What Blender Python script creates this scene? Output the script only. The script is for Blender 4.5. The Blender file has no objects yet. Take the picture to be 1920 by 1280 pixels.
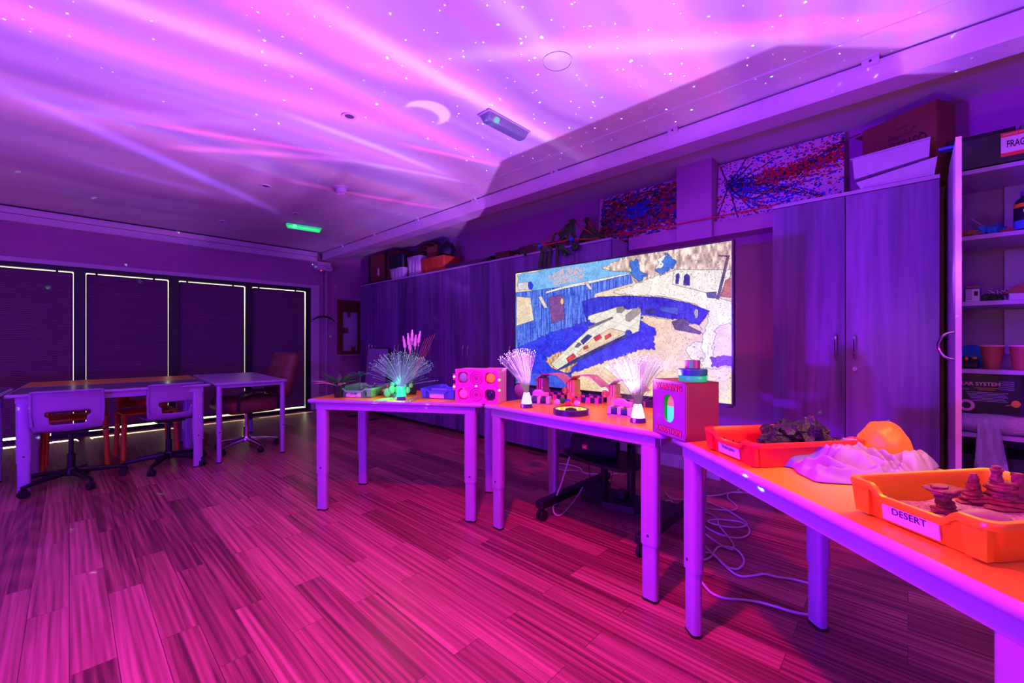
import bpy, bmesh, math, random
import numpy as np
from mathutils import Vector, Matrix, noise
PI = math.pi
random.seed(7)
SC = bpy.context.scene
COL = SC.collection

# ------------------------------------------------------------------ camera, world, exposure
cam = bpy.data.cameras.new('camera'); cam.sensor_width = 36; cam.lens = 785 * 36 / 1920
cam.clip_start = .02
camo = bpy.data.objects.new('camera', cam); COL.objects.link(camo)
camo.location = (0, 0, 1.12); camo.rotation_euler = (PI / 2, 0, -math.radians(46.6))
SC.camera = camo
SC.view_settings.view_transform = 'Standard'; SC.view_settings.look = 'None'
SC.view_settings.gamma = 1; SC.view_settings.use_curve_mapping = False
SC.view_settings.exposure = 0.0
W = bpy.data.worlds.new('world'); SC.world = W; W.use_nodes = True
bg = W.node_tree.nodes['Background']; bg.inputs[0].default_value = (1, .86, .55, 1); bg.inputs[1].default_value = 2.8
try:
    SC.cycles.max_bounces = 6; SC.cycles.diffuse_bounces = 3; SC.cycles.glossy_bounces = 3
    SC.cycles.sample_clamp_indirect = 4; SC.cycles.caustics_reflective = False; SC.cycles.caustics_refractive = False
except Exception:
    pass

# ------------------------------------------------------------------ node helper
class NT:
    def __init__(s, nt): s.nt = nt
    def node(s, t, **k):
        n = s.nt.nodes.new(t)
        for a, b in k.items(): setattr(n, a, b)
        return n
    def put(s, sock, v):
        if v is None: return
        if isinstance(v, bpy.types.NodeSocket): s.nt.links.new(v, sock)
        elif isinstance(v, (tuple, list)) and sock.type == 'RGBA' and len(v) == 3: sock.default_value = (*v, 1)
        else: sock.default_value = v
    def m(s, op, a, b=None, c=None, clamp=False):
        n = s.node('ShaderNodeMath', operation=op, use_clamp=clamp)
        for i, v in enumerate((a, b, c)): s.put(n.inputs[i], v)
        return n.outputs[0]
    def vm(s, op, a, b=None):
        n = s.node('ShaderNodeVectorMath', operation=op)
        s.put(n.inputs[0], a); s.put(n.inputs[1], b)
        return n.outputs['Value'] if op in ('DOT_PRODUCT', 'LENGTH') else n.outputs[0]
    def scale(s, v, f):
        n = s.node('ShaderNodeVectorMath', operation='SCALE'); s.put(n.inputs[0], v); s.put(n.inputs['Scale'], f); return n.outputs[0]
    def xyz(s, x, y, z=0.):
        n = s.node('ShaderNodeCombineXYZ')
        for i, v in enumerate((x, y, z)): s.put(n.inputs[i], v)
        return n.outputs[0]
    def rng(s, v, a, b, c=0., d=1., smooth=True):
        n = s.node('ShaderNodeMapRange'); n.interpolation_type = 'SMOOTHSTEP' if smooth else 'LINEAR'
        for i, q in zip(range(5), (v, a, b, c, d)): s.put(n.inputs[i], q)
        return n.outputs[0]
    def noise(s, v, sc=5, det=3, rough=.5, dist=0.):
        n = s.node('ShaderNodeTexNoise'); s.put(n.inputs['Vector'], v)
        n.inputs['Scale'].default_value = sc; n.inputs['Detail'].default_value = det
        n.inputs['Roughness'].default_value = rough; n.inputs['Distortion'].default_value = dist
        return n.outputs[0]
    def ramp(s, f, stops):
        n = s.node('ShaderNodeValToRGB'); e = n.color_ramp.elements
        while len(e) < len(stops): e.new(.5)
        for i, (p, c) in enumerate(stops): e[i].position = p; e[i].color = (*c, 1)
        s.put(n.inputs[0], f); return n.outputs[0]
    def mix(s, f, a, b):
        n = s.node('ShaderNodeMix', data_type='RGBA'); s.put(n.inputs[0], f); s.put(n.inputs[6], a); s.put(n.inputs[7], b)
        return n.outputs[2]
    def mapping(s, v, sc=(1, 1, 1), rot=(0, 0, 0), loc=(0, 0, 0)):
        n = s.node('ShaderNodeMapping'); s.put(n.inputs[0], v)
        n.inputs[1].default_value = loc; n.inputs[2].default_value = rot; n.inputs[3].default_value = sc
        return n.outputs[0]

# ------------------------------------------------------------------ lights
LP = Vector((1.81, 1.285, .80))      # star projector standing inside the lit ring on the middle table
CEIL = 2.58
def point(name, loc, energy, color, soft=.05, kind='POINT'):
    L = bpy.data.lights.new(name, kind); L.energy = energy; L.color = color; L.shadow_soft_size = soft
    o = bpy.data.objects.new(name, L); COL.objects.link(o); o.location = loc
    return o
# galaxy projector: coloured streaks thrown upwards
gal = point('galaxy_projector_lamp', LP, 100, (1, 1, 1), .012)
gal.data.use_nodes = True
g = NT(gal.data.node_tree); em = gal.data.node_tree.nodes['Emission']
d = g.node('ShaderNodeTexCoord').outputs['Normal']
sx = g.node('ShaderNodeSeparateXYZ'); g.put(sx.inputs[0], d)
dz = g.m('MAXIMUM', sx.outputs[2], .12)
HC = CEIL - LP.z
kx = g.m('MULTIPLY_ADD', g.m('DIVIDE', sx.outputs[0], dz), HC, LP.x)
ky = g.m('MULTIPLY_ADD', g.m('DIVIDE', sx.outputs[1], dz), HC, LP.y)
P2 = g.xyz(kx, ky, 0.)
# warp gently so that bands wave
wv = g.noise(P2, .55, 1)
P2w = g.vm('ADD', P2, g.xyz(g.m('MULTIPLY', g.m('SUBTRACT', wv, .5), .5), g.m('MULTIPLY', g.m('SUBTRACT', wv, .5), -.7), 0.))
def band(rot, sx_, sy_, scale, det=2.):
    return g.noise(g.mapping(P2w, (sx_, sy_, 1), (0, 0, rot)), scale, det, .45)
b1 = band(math.radians(-36), .22, 2.6, 1.1)
b2 = band(math.radians(-8), .25, 2.4, 1.3)
b3 = band(math.radians(-62), .35, 1.6, .9)
base = g.ramp(b1, [(.30, (.30, .085, 1.0)), (.45, (.40, .16, 1.0)), (.55, (.60, .24, 1.0)), (.66, (.95, .18, .85)), (.78, (.70, .32, 1.0))])
base2 = g.ramp(b2, [(.34, (.20, .05, .95)), (.50, (.50, .22, 1.0)), (.60, (.9, .18, .80)), (.72, (.60, .26, 1.0))])
colr = g.mix(.45, base, base2)
lum = g.rng(b3, .3, .7, .62, 1.25)
# brightness over the ceiling: strongest overhead, fading towards the window side
dist = g.vm('LENGTH', g.vm('SUBTRACT', P2, (1.25, 1.35, 0.)))
fall = g.rng(dist, .7, 4.4, 1.05, .10)
colr = g.scale(colr, g.m('MULTIPLY', lum, fall))
def streak(x0, y0, x1, y1, w, col, st, curve=0.):
    global colr
    a = Vector((x0, y0, 0)); b = Vector((x1, y1, 0)); e = (b - a); L = e.length; e.normalize(); n = Vector((-e.y, e.x, 0))
    v = g.vm('SUBTRACT', P2, tuple(a))
    s = g.vm('DOT_PRODUCT', v, tuple(e)); t = g.vm('DOT_PRODUCT', v, tuple(n / w))
    if curve:
        u = g.m('MULTIPLY', s, g.m('SUBTRACT', L, s)); t = g.m('MULTIPLY_ADD', u, curve / w, t)
    k = g.m('POWER', 2.718, g.m('MULTIPLY', g.m('MULTIPLY', t, t), -1.0))
    k = g.m('MULTIPLY', k, g.m('MULTIPLY', g.rng(s, -.12 * L, .25 * L), g.rng(s, L * 1.12, L * .72)))
    colr = g.vm('ADD', colr, g.scale(tuple(1.35 * st * c for c in col), k))
VI, PK, WH, RD = (.22, .10, 1.0), (1.0, .10, .62), (.62, .55, 1.0), (1.0, .03, .30)
streak(-.5, 3.60, 2.05, 5.48, .075, VI, .55)
streak(-.5, 2.95, 1.62, 2.56, .10, PK, .40)
streak(.27, 2.32, 2.27, 2.50, .07, PK, .30, .03)
streak(.67, 1.89, 3.1, 1.89, .055, WH, .45)
streak(.3, 2.1, 1.4, 2.02, .10, PK, .35)
streak(.47, 4.08, 1.6, 3.25, .05, PK, .40, .05)
streak(1.7, 2.72, 2.50, 2.45, .022, RD, .75)
streak(1.62, 1.25, 2.75, -.15, .05, RD, .60)
streak(1.3, 4.10, 2.85, 3.70, .035, RD, .50, -.06)
streak(.2, 3.75, 1.55, 3.18, .035, RD, .45, -.05)
streak(-.1, 3.95, .95, 3.10, .07, VI, .30)
streak(.0, 4.84, 1.2, 5.05, .08, VI, .16)
streak(.05, 3.5, 1.2, 3.3, .16, PK, .14)
streak(1.3, 1.75, 2.45, .35, .06, WH, .30)
streak(.9, 2.15, 1.95, 1.75, .05, PK, .30)
streak(-.3, 2.55, .9, 2.35, .07, WH, .32)
streak(.9, 2.9, 2.3, 2.95, .035, WH, .28, .05)
streak(1.5, 3.3, 2.5, 2.95, .03, WH, .22, .05)
streak(.6, 1.2, 2.1, 1.35, .07, WH, .25)
streak(.9, .9, 2.2, .75, .08, PK, .25)
# projected crescent moon
mv = g.vm('SUBTRACT', P2, (1.575, 2.235, 0.))
mv = g.mapping(mv, (1, 1, 1), (0, 0, math.radians(40)))
c1 = g.rng(g.vm('LENGTH', g.vm('MULTIPLY', mv, (1.0, 1.0, 1.0))), .150, .138)
c2 = g.rng(g.vm('LENGTH', g.vm('SUBTRACT', mv, (-.062, .064, 0.))), .118, .150)
colr = g.vm('ADD', colr, g.scale((.55, .38, .62), g.m('MULTIPLY', c1, c2)))
# ceiling shadow beside the partition track, masked into the lamp's pattern
rel = g.vm('SUBTRACT', P2, (1.65, 1.22, 0.))
ax = g.vm('DOT_PRODUCT', rel, (1, 0, 0)); ay = g.vm('DOT_PRODUCT', rel, (0, 1, 0))
inX = g.rng(ax, .735, .765)
inR = g.rng(g.m('MULTIPLY_ADD', ax, 1.02, ay), -.02, .03)
inL = g.rng(g.m('MULTIPLY_ADD', ax, -1.55, ay), .03, -.02)
shade_mask = g.m('MULTIPLY', inX, g.m('MULTIPLY', inR, inL))
colr = g.scale(colr, g.m('SUBTRACT', 1., g.m('MULTIPLY', shade_mask, .80)))
# even out distance falloff on the ceiling; nothing below the horizontal
cz = g.m('MAXIMUM', sx.outputs[2], .30)
comp = g.m('DIVIDE', 1., g.m('MULTIPLY', cz, g.m('MULTIPLY', cz, cz)))
up = g.rng(sx.outputs[2], .22, .36)
g.put(em.inputs['Color'], g.scale(colr, g.m('MULTIPLY', comp, up)))
em.inputs['Strength'].default_value = 1.35
# laser stars in every direction
las = point('star_laser_lamp', LP + Vector((0, 0, .002)), 400, (1, 1, 1), .0)
las.data.use_nodes = True
g = NT(las.data.node_tree); em = las.data.node_tree.nodes['Emission']
d = g.node('ShaderNodeTexCoord').outputs['Normal']
sx = g.node('ShaderNodeSeparateXYZ'); g.put(sx.inputs[0], d)
dzc = g.m('MAXIMUM', sx.outputs[2], .12)
flat = g.xyz(g.m('DIVIDE', sx.outputs[0], dzc), g.m('DIVIDE', sx.outputs[1], dzc), 0.)
def stars(scale, lo, hi, col, st, dens, two=False):
    vo = g.node('ShaderNodeTexVoronoi'); vo.voronoi_dimensions = '2D' if two else '3D'
    g.put(vo.inputs['Vector'], g.vm('ADD', flat if two else d, (scale, 0., 0.))); vo.inputs['Scale'].default_value = scale
    k = g.rng(vo.outputs['Distance'], hi, lo)
    cs = g.node('ShaderNodeSeparateXYZ'); g.put(cs.inputs[0], vo.outputs['Color'])
    k = g.m('MULTIPLY', k, g.m('GREATER_THAN', cs.outputs[0], 1 - dens))
    k = g.m('MULTIPLY', k, g.m('POWER', cs.outputs[1], 1.5))
    return g.scale(tuple(st * c for c in col), k)
side = g.vm('ADD', stars(17, .035, .080, (.10, 1.0, .25), 70., .6), stars(23, .05, .09, (.35, .9, .9), 40., .6))
upst = g.vm('ADD', stars(8, .014, .036, (.10, 1.0, .40), 60., .36, True), stars(13, .018, .042, (.4, .9, 1.0), 38., .36, True))
upst = g.vm('ADD', upst, stars(24, .03, .060, (.9, .85, 1.0), 16., .30, True))
isup = g.rng(sx.outputs[2], .50, .54)
g.put(em.inputs['Color'], g.vm('ADD', g.scale(side, g.m('SUBTRACT', 1., isup)), g.scale(upst, isup)))
em.inputs['Strength'].default_value = .13
# unseen coloured lamps: violet and purple floods; the violet and magenta spots are added
point('violet_flood_lamp', (-1.7, 1.7, .72), 210, (.17, .006, 1.0), .06)
point('purple_flood_lamp', (.2, -1.5, 1.9), 45, (.26, .004, 1.0), .12)
vs_ = point('added_violet_spot', (-1.5, 1.35, .95), 440, (.20, .002, 1.0), .04, 'SPOT')  # extra unseen spot, added to lift the blue on the right cupboard
vs_.data.spot_size = math.radians(46); vs_.data.spot_blend = .6
vs_.rotation_euler = (Vector((3.25, .15, 1.25)) - vs_.location).to_track_quat('-Z', 'Y').to_euler()
mg = point('added_magenta_spot', (.50, .80, 2.50), 270, (1.0, .004, .34), .06, 'SPOT')  # added lamp hanging unseen in mid-air to turn the floor magenta
mg.data.spot_size = math.radians(125); mg.data.spot_blend = 1.0
mg.rotation_euler = (Vector((1.15, 1.05, 0)) - mg.location).to_track_quat('-Z', 'Y').to_euler()
sun = bpy.data.lights.new('low_daylight', 'SUN'); sun.energy = 30; sun.color = (1, .85, .5); sun.angle = .05
suno = bpy.data.objects.new('low_daylight', sun); COL.objects.link(suno); suno.location = (0, 12, 4)
suno.rotation_euler = Vector((.12, -1, -.24)).to_track_quat('-Z', 'Y').to_euler()

# ------------------------------------------------------------------ materials
def mat(name, color=(.8, .8, .8), rough=.5, metal=0., emit=None, es=1., var=.06, vs=12., bump=0., alpha=1., trans=0., spec=.5, attr=None, sheen=0., sss=0.):
    m = bpy.data.materials.new(name); m.use_nodes = True
    n = NT(m.node_tree); b = m.node_tree.nodes['Principled BSDF']
    co = n.node('ShaderNodeTexCoord').outputs['Object']
    f = n.noise(co, vs, 3)
    if attr:
        a = n.node('ShaderNodeAttribute', attribute_name=attr).outputs['Color']
        n.put(b.inputs['Base Color'], a if emit is None else (.01, .01, .01))
        if emit is not None: n.put(b.inputs['Emission Color'], a); b.inputs['Emission Strength'].default_value = es
    else:
        lo = tuple(c * (1 - var) for c in color); hi = tuple(min(1, c * (1 + var)) for c in color)
        n.put(b.inputs['Base Color'], n.ramp(f, [(.3, lo), (.7, hi)]))
        if emit is not None:
            b.inputs['Emission Color'].default_value = (*emit, 1); b.inputs['Emission Strength'].default_value = es
    b.inputs['Roughness'].default_value = rough; b.inputs['Metallic'].default_value = metal
    b.inputs['Specular IOR Level'].default_value = spec
    b.inputs['Alpha'].default_value = alpha; b.inputs['Transmission Weight'].default_value = trans
    if bump:
        bn = n.node('ShaderNodeBump'); bn.inputs['Strength'].default_value = bump; bn.inputs['Distance'].default_value = .01
        n.put(bn.inputs['Height'], n.noise(co, vs * 3, 4)); n.put(b.inputs['Normal'], bn.outputs[0])
    return m
def wood(name, c0, c1, axis='z', sc=1., rough=.45, streak_=18., bump=.15):
    m = bpy.data.materials.new(name); m.use_nodes = True
    n = NT(m.node_tree); b = m.node_tree.nodes['Principled BSDF']
    co = n.node('ShaderNodeTexCoord').outputs['Object']
    oi = n.node('ShaderNodeObjectInfo').outputs['Random']
    co = n.vm('ADD', co, n.xyz(n.m('MULTIPLY', oi, 7.), n.m('MULTIPLY', oi, 3.), n.m('MULTIPLY', oi, 11.)))
    s = {'z': (streak_, streak_, .9), 'y': (streak_, .9, streak_), 'x': (.9, streak_, streak_)}[axis]
    f = n.noise(n.mapping(co, tuple(q * sc for q in s)), 1., 6, .62, .6)
    f2 = n.noise(n.mapping(co, tuple(q * sc * .22 for q in s)), 1., 3, .5)
    ff = n.m('MULTIPLY_ADD', f2, .55, n.m('MULTIPLY', f, .5))
    n.put(b.inputs['Base Color'], n.ramp(ff, [(.34, c0), (.66, c1)]))
    b.inputs['Roughness'].default_value = rough
    bn = n.node('ShaderNodeBump'); bn.inputs['Strength'].default_value = bump; bn.inputs['Distance'].default_value = .004
    n.put(bn.inputs['Height'], f); n.put(b.inputs['Normal'], bn.outputs[0])
    return m
def floor_mat():
    m = bpy.data.materials.new('floor_planks'); m.use_nodes = True
    n = NT(m.node_tree); b = m.node_tree.nodes['Principled BSDF']
    co = n.node('ShaderNodeTexCoord').outputs['Object']
    sw = n.mapping(co, (1, 1, 1), (0, 0, PI / 2))
    br = n.node('ShaderNodeTexBrick'); n.put(br.inputs['Vector'], sw)
    br.offset = .37; br.offset_frequency = 2
    br.inputs['Color1'].default_value = (0, 0, 0, 1); br.inputs['Color2'].default_value = (1, 1, 1, 1); br.inputs['Mortar'].default_value = (.1, .1, .1, 1)
    br.inputs['Scale'].default_value = 1.; br.inputs['Mortar Size'].default_value = .0012
    br.inputs['Brick Width'].default_value = .86; br.inputs['Row Height'].default_value = .118
    rnd = br.outputs['Color']
    off = n.vm('ADD', co, n.scale((3.1, 7.7, 5.), rnd))
    gr = n.noise(n.mapping(off, (48, .9, 1)), 1., 4, .55, .7)
    rings = n.node('ShaderNodeTexWave', wave_type='RINGS', rings_direction='Z'); n.put(rings.inputs['Vector'], n.mapping(off, (7, .55, 1)))
    rings.inputs['Scale'].default_value = 1.7; rings.inputs['Distortion'].default_value = 7.; rings.inputs['Detail'].default_value = 2.; rings.inputs['Detail Scale'].default_value = .7
    f = n.m('ADD', n.m('MULTIPLY', gr, .80), n.m('MULTIPLY', rings.outputs['Fac'], .10))
    f = n.m('ADD', f, n.m('MULTIPLY', n.vm('DOT_PRODUCT', rnd, (1, 0, 0)), .22))
    c = n.ramp(f, [(.36, (.13, .030, .040)), (.55, (.36, .095, .11)), (.80, (.70, .22, .25))])
    c = n.mix(n.m('MULTIPLY', br.outputs['Fac'], .7), c, (.05, .02, .02))
    n.put(b.inputs['Base Color'], c)
    n.put(b.inputs['Roughness'], n.m('MULTIPLY_ADD', gr, .25, .28))
    bn = n.node('ShaderNodeBump'); bn.inputs['Strength'].default_value = .12; bn.inputs['Distance'].default_value = .003
    n.put(bn.inputs['Height'], f); n.put(b.inputs['Normal'], bn.outputs[0])
    return m
def blind_mat():
    m = bpy.data.materials.new('pleated_blind'); m.use_nodes = True
    n = NT(m.node_tree); b = m.node_tree.nodes['Principled BSDF']
    co = n.node('ShaderNodeTexCoord').outputs['Object']
    w = n.node('ShaderNodeTexWave', wave_type='BANDS', bands_direction='Z'); n.put(w.inputs['Vector'], co)
    w.inputs['Scale'].default_value = 16.; w.inputs['Distortion'].default_value = .0
    n.put(b.inputs['Base Color'], n.ramp(w.outputs['Fac'], [(0., (.13, .05, .13)), (1., (.24, .10, .22))]))
    b.inputs['Roughness'].default_value = .85
    bn = n.node('ShaderNodeBump'); bn.inputs['Strength'].default_value = .5; bn.inputs['Distance'].default_value = .006
    n.put(bn.inputs['Height'], w.outputs['Fac']); n.put(b.inputs['Normal'], bn.outputs[0])
    return m
M = {}
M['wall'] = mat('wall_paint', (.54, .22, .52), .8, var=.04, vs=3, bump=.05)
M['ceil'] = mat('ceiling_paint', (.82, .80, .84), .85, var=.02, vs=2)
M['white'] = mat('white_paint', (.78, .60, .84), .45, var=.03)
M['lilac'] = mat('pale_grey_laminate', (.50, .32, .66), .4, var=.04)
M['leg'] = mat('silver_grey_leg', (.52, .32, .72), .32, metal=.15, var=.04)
M['floor'] = floor_mat()
M['blind'] = blind_mat()
M['anth'] = mat('anthracite_frame', (.018, .028, .034), .4)
M['black'] = mat('black_plastic', (.012, .013, .016), .38)
M['blackr'] = mat('black_rubber', (.015, .015, .018), .7)
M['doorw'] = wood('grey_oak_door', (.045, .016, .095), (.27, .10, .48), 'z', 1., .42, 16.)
M['orange_top'] = mat('orange_tabletop', (1.0, .60, .03), .30, var=.02, vs=4)
M['grey_top'] = mat('slate_blue_tabletop', (.16, .19, .26), .22, var=.04)
M['orange_p'] = mat('orange_plastic', (.95, .28, .02), .45, var=.05)
M['purple_shell'] = mat('lilac_plastic_shell', (.42, .22, .55), .5, var=.04)
M['leather'] = mat('brown_leather', (.20, .07, .05), .42, var=.15, vs=8, bump=.15)
M['chrome'] = mat('chrome', (.75, .75, .78), .16, metal=1., var=.02)
M['card'] = mat('cardboard', (.42, .20, .11), .8, var=.1)
M['card2'] = mat('light_cardboard', (.78, .46, .24), .75, var=.06)
gm = bpy.data.materials.new('door_glass'); gm.use_nodes = True; n_ = NT(gm.node_tree); gm.node_tree.nodes.remove(gm.node_tree.nodes['Principled BSDF'])
mx_ = n_.node('ShaderNodeMixShader'); tr_ = n_.node('ShaderNodeBsdfTransparent'); gl_ = n_.node('ShaderNodeBsdfGlossy'); fr_ = n_.node('ShaderNodeFresnel')
gl_.inputs['Roughness'].default_value = .03; tr_.inputs[0].default_value = (.92, .95, .93, 1)
n_.put(mx_.inputs[0], fr_.outputs[0]); n_.put(mx_.inputs[1], tr_.outputs[0]); n_.put(mx_.inputs[2], gl_.outputs[0])
n_.put([q for q in gm.node_tree.nodes if q.type == 'OUTPUT_MATERIAL'][0].inputs[0], mx_.outputs[0]); M['glass'] = gm
M['red'] = mat('red_plastic', (.90, .04, .03), .32, var=.03)
M['yellow'] = mat('yellow_plastic', (1.0, .55, .01), .30, var=.03)
M['blue'] = mat('blue_plastic', (.07, .18, .85), .35, var=.04)
M['label'] = mat('paper_label', (.92, .84, .92), .6, var=.02)
M['ink'] = mat('dark_ink', (.05, .01, .05), .7)
M['screw'] = mat('dark_screw', (.02, .01, .03), .5)

# ------------------------------------------------------------------ mesh helpers
def nb(): return bmesh.new()
def xf(bm, vs, Mx):
    if Mx is not None: bmesh.ops.transform(bm, matrix=Mx, verts=vs)
def box(bm, x0, x1, y0, y1, z0, z1, bev=0., Mx=None, seg=2):
    r = bmesh.ops.create_cube(bm, size=1.); vs = r['verts']
    bmesh.ops.transform(bm, matrix=Matrix.Translation(((x0 + x1) / 2, (y0 + y1) / 2, (z0 + z1) / 2)) @ Matrix.Diagonal((abs(x1 - x0), abs(y1 - y0), abs(z1 - z0), 1)), verts=vs)
    if bev:
        es = list({e for v in vs for e in v.link_edges})
        r = bmesh.ops.bevel(bm, geom=es, offset=bev, segments=seg, affect='EDGES', profile=.5)
        vs = list({v for f in r['faces'] for v in f.verts} | {v for v in vs if v.is_valid})
        seen = set(vs); st = list(vs)
        while st:
            v = st.pop()
            for e in v.link_edges:
                o = e.other_vert(v)
                if o not in seen: seen.add(o); st.append(o)
        vs = list(seen)
    xf(bm, vs, Mx); return vs
def loft(bm, rings, close=True, cap=True, Mx=None):
    R = [[bm.verts.new(p) for p in r] for r in rings]
    n = len(R[0])
    for a, b in zip(R, R[1:]):
        for i in range(n if close else n - 1):
            j = (i + 1) % n
            try: bm.faces.new((a[i], a[j], b[j], b[i]))
            except ValueError: pass
    if cap:
        for r in (R[0][::-1], R[-1]):
            try: bm.faces.new(r)
            except ValueError: pass
    vs = [v for r in R for v in r]
    xf(bm, vs, Mx); return vs
def cyl(bm, p0, p1, r0, r1=None, n=16, cap=True):
    p0, p1 = Vector(p0), Vector(p1); r1 = r0 if r1 is None else r1
    q = (p1 - p0).to_track_quat('Z', 'Y').to_matrix()
    rings = [[tuple(p + q @ Vector((r * math.cos(2 * PI * i / n), r * math.sin(2 * PI * i / n), 0))) for i in range(n)] for p, r in ((p0, r0), (p1, r1))]
    return loft(bm, rings, cap=cap)
def tube(bm, pts, r, n=8, closed=False, smooth=0):
    pts = [Vector(p) for p in pts]
    if smooth:
        out = []
        N = len(pts)
        rg = range(N if closed else N - 1)
        for i in rg:
            p0 = pts[(i - 1) % N] if closed or i > 0 else pts[0]; p1 = pts[i]; p2 = pts[(i + 1) % N]; p3 = pts[(i + 2) % N] if closed or i + 2 < N else pts[-1]
            for k in range(smooth):
                t = k / smooth
                out.append(.5 * ((2 * p1) + (p2 - p0) * t + (2 * p0 - 5 * p1 + 4 * p2 - p3) * t * t + (3 * p1 - p0 - 3 * p2 + p3) * t ** 3))
        if not closed: out.append(pts[-1])
        pts = out
    N = len(pts); rings = []; up = None
    for i, p in enumerate(pts):
        if closed: t = pts[(i + 1) % N] - pts[i - 1]
        else: t = pts[min(i + 1, N - 1)] - pts[max(i - 1, 0)]
        if t.length < 1e-9: t = Vector((0, 0, 1))
        t.normalize()
        if up is None: up = Vector((0, 0, 1)) if abs(t.z) < .9 else Vector((1, 0, 0))
        s = t.cross(up)
        if s.length < 1e-6: s = t.orthogonal()
        s.normalize(); up = s.cross(t).normalized()
        rr = r[i * len(r) // N] if isinstance(r, (list, tuple)) else r
        rings.append([tuple(p + rr * (math.cos(2 * PI * k / n) * s + math.sin(2 * PI * k / n) * up)) for k in range(n)])
    if closed: rings.append(rings[0])
    return loft(bm, rings, cap=not closed)
def lathe(bm, prof, n=24, c=(0, 0, 0), Mx=None, cap=True):
    rings = [[(c[0] + r * math.cos(2 * PI * i / n), c[1] + r * math.sin(2 * PI * i / n), c[2] + z) for i in range(n)] for r, z in prof]
    return loft(bm, rings, cap=cap, Mx=Mx)
def rrect(w, h, r, n=4, cx=0., cy=0.):
    o = []
    for sx_, sy_, a0 in ((1, 1, 0), (-1, 1, 1), (-1, -1, 2), (1, -1, 3)):
        for i in range(n + 1):
            a = (a0 + i / n) * PI / 2
            o.append((cx + sx_ * (w / 2 - r) + r * math.cos(a), cy + sy_ * (h / 2 - r) + r * math.sin(a)))
    return o
def prism(bm, poly, z0, z1, Mx=None):
    return loft(bm, [[(x, y, z0) for x, y in poly], [(x, y, z1) for x, y in poly]], Mx=Mx)
def ico(bm, c, r, sub=2, sc=(1, 1, 1), jit=0., fr=3., seed=0):
    v = bmesh.ops.create_icosphere(bm, subdivisions=sub, radius=1.)['verts']
    for q in v:
        k = 1 + jit * noise.noise(Vector(q.co) * fr + Vector((seed * 7.3, seed, 0)))
        q.co = Vector(c) + Vector((q.co.x * sc[0], q.co.y * sc[1], q.co.z * sc[2])) * r * k
    return v
def obj(name, bm, m, parent=None, smooth=False, loc=None, rot=None):
    bmesh.ops.recalc_face_normals(bm, faces=bm.faces)
    me = bpy.data.meshes.new(name); bm.to_mesh(me); bm.free()
    me.materials.append(m)
    if smooth:
        for p in me.polygons: p.use_smooth = True
        try: me.set_sharp_from_angle(angle=math.radians(smooth if smooth > 1 else 40))
        except Exception: pass
    o = bpy.data.objects.new(name, me); COL.objects.link(o)
    if parent: o.parent = parent
    if loc: o.location = loc
    if rot is not None: o.rotation_euler = rot
    return o
def tag(o, label, cat, group=None, kind=None):
    o['label'] = label; o['category'] = cat
    if group: o['group'] = group
    if kind: o['kind'] = kind
    return o
def thing(name, label, cat, loc=(0, 0, 0), rz=0., group=None, rot=None):
    o = bpy.data.objects.new(name, None); o.empty_display_size = .05; COL.objects.link(o)
    o.location = loc; o.rotation_euler = rot if rot is not None else (0, 0, rz)
    return tag(o, label, cat, group)
def struct(name, bm, m, parent=None, smooth=False):
    o = obj(name, bm, m, parent, smooth)
    if parent is None: o['kind'] = 'structure'
    return o
def copy_tree(o, parent=None):
    c = o.copy(); COL.objects.link(c)
    if parent: c.parent = parent
    for ch in [q for q in SC.objects if q.parent == o and q != c]: copy_tree(ch, c)
    return c
def again(o, label, loc, rz=None, group=None):
    c = copy_tree(o); c.location = loc
    if rz is not None: c.rotation_euler = (0, 0, rz)
    c['label'] = label
    if group: c['group'] = group
    return c
def text(name, s, size, m, parent, loc, rot=(PI / 2, 0, 0), ext=.0008, align='CENTER', sx_=1., off=0.):
    cu = bpy.data.curves.new(name, 'FONT'); cu.body = s; cu.size = size; cu.extrude = ext; cu.align_x = align; cu.align_y = 'CENTER'; cu.offset = off
    cu.resolution_u = 3
    cu.materials.append(m)
    tmp = bpy.data.objects.new('lettering_tmp', cu)
    me = bpy.data.meshes.new_from_object(tmp); me.name = name
    bpy.data.objects.remove(tmp); bpy.data.curves.remove(cu)
    if not me.materials: me.materials.append(m)
    o = bpy.data.objects.new(name, me); COL.objects.link(o); o.parent = parent; o.location = loc; o.rotation_euler = rot
    o.scale = (sx_, 1, 1)
    return o
def S(*k):
    b = nb()
    for a in k: box(b, *a)
    return b
TZ = .74   # table height
CAMP = Vector((0, 0, 1.12))

# ================================================================== THE ROOM
XR, YF, XL, YB = 3.72, 7.10, -3.2, -2.6
struct('floor', S((XL - .1, XR + .1, YB - .1, YF + .4, -.05, 0)), M['floor'])
struct('ceiling', S((XL - .1, XR + .1, YB - .1, YF + .2, CEIL, CEIL + .06)), M['ceil'])
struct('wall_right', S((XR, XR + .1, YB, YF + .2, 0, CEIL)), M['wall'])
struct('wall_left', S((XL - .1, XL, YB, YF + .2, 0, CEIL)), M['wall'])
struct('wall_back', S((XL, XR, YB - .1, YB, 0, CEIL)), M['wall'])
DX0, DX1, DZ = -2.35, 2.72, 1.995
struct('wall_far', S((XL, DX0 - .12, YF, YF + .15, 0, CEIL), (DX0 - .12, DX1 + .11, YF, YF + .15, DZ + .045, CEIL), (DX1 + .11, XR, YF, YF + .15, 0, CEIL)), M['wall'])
struct('trim_1', S((DX0 - .12, DX1 + .13, YF - .012, YF + .10, DZ, DZ + .05), (DX1, DX1 + .11, YF - .006, YF + .12, 0, DZ), (DX1 + .11, DX1 + .125, YF - .014, YF, 0, DZ + .05), (DX1 + .235, DX1 + .25, YF - .03, YF, 0, CEIL)), M['white'])
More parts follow.
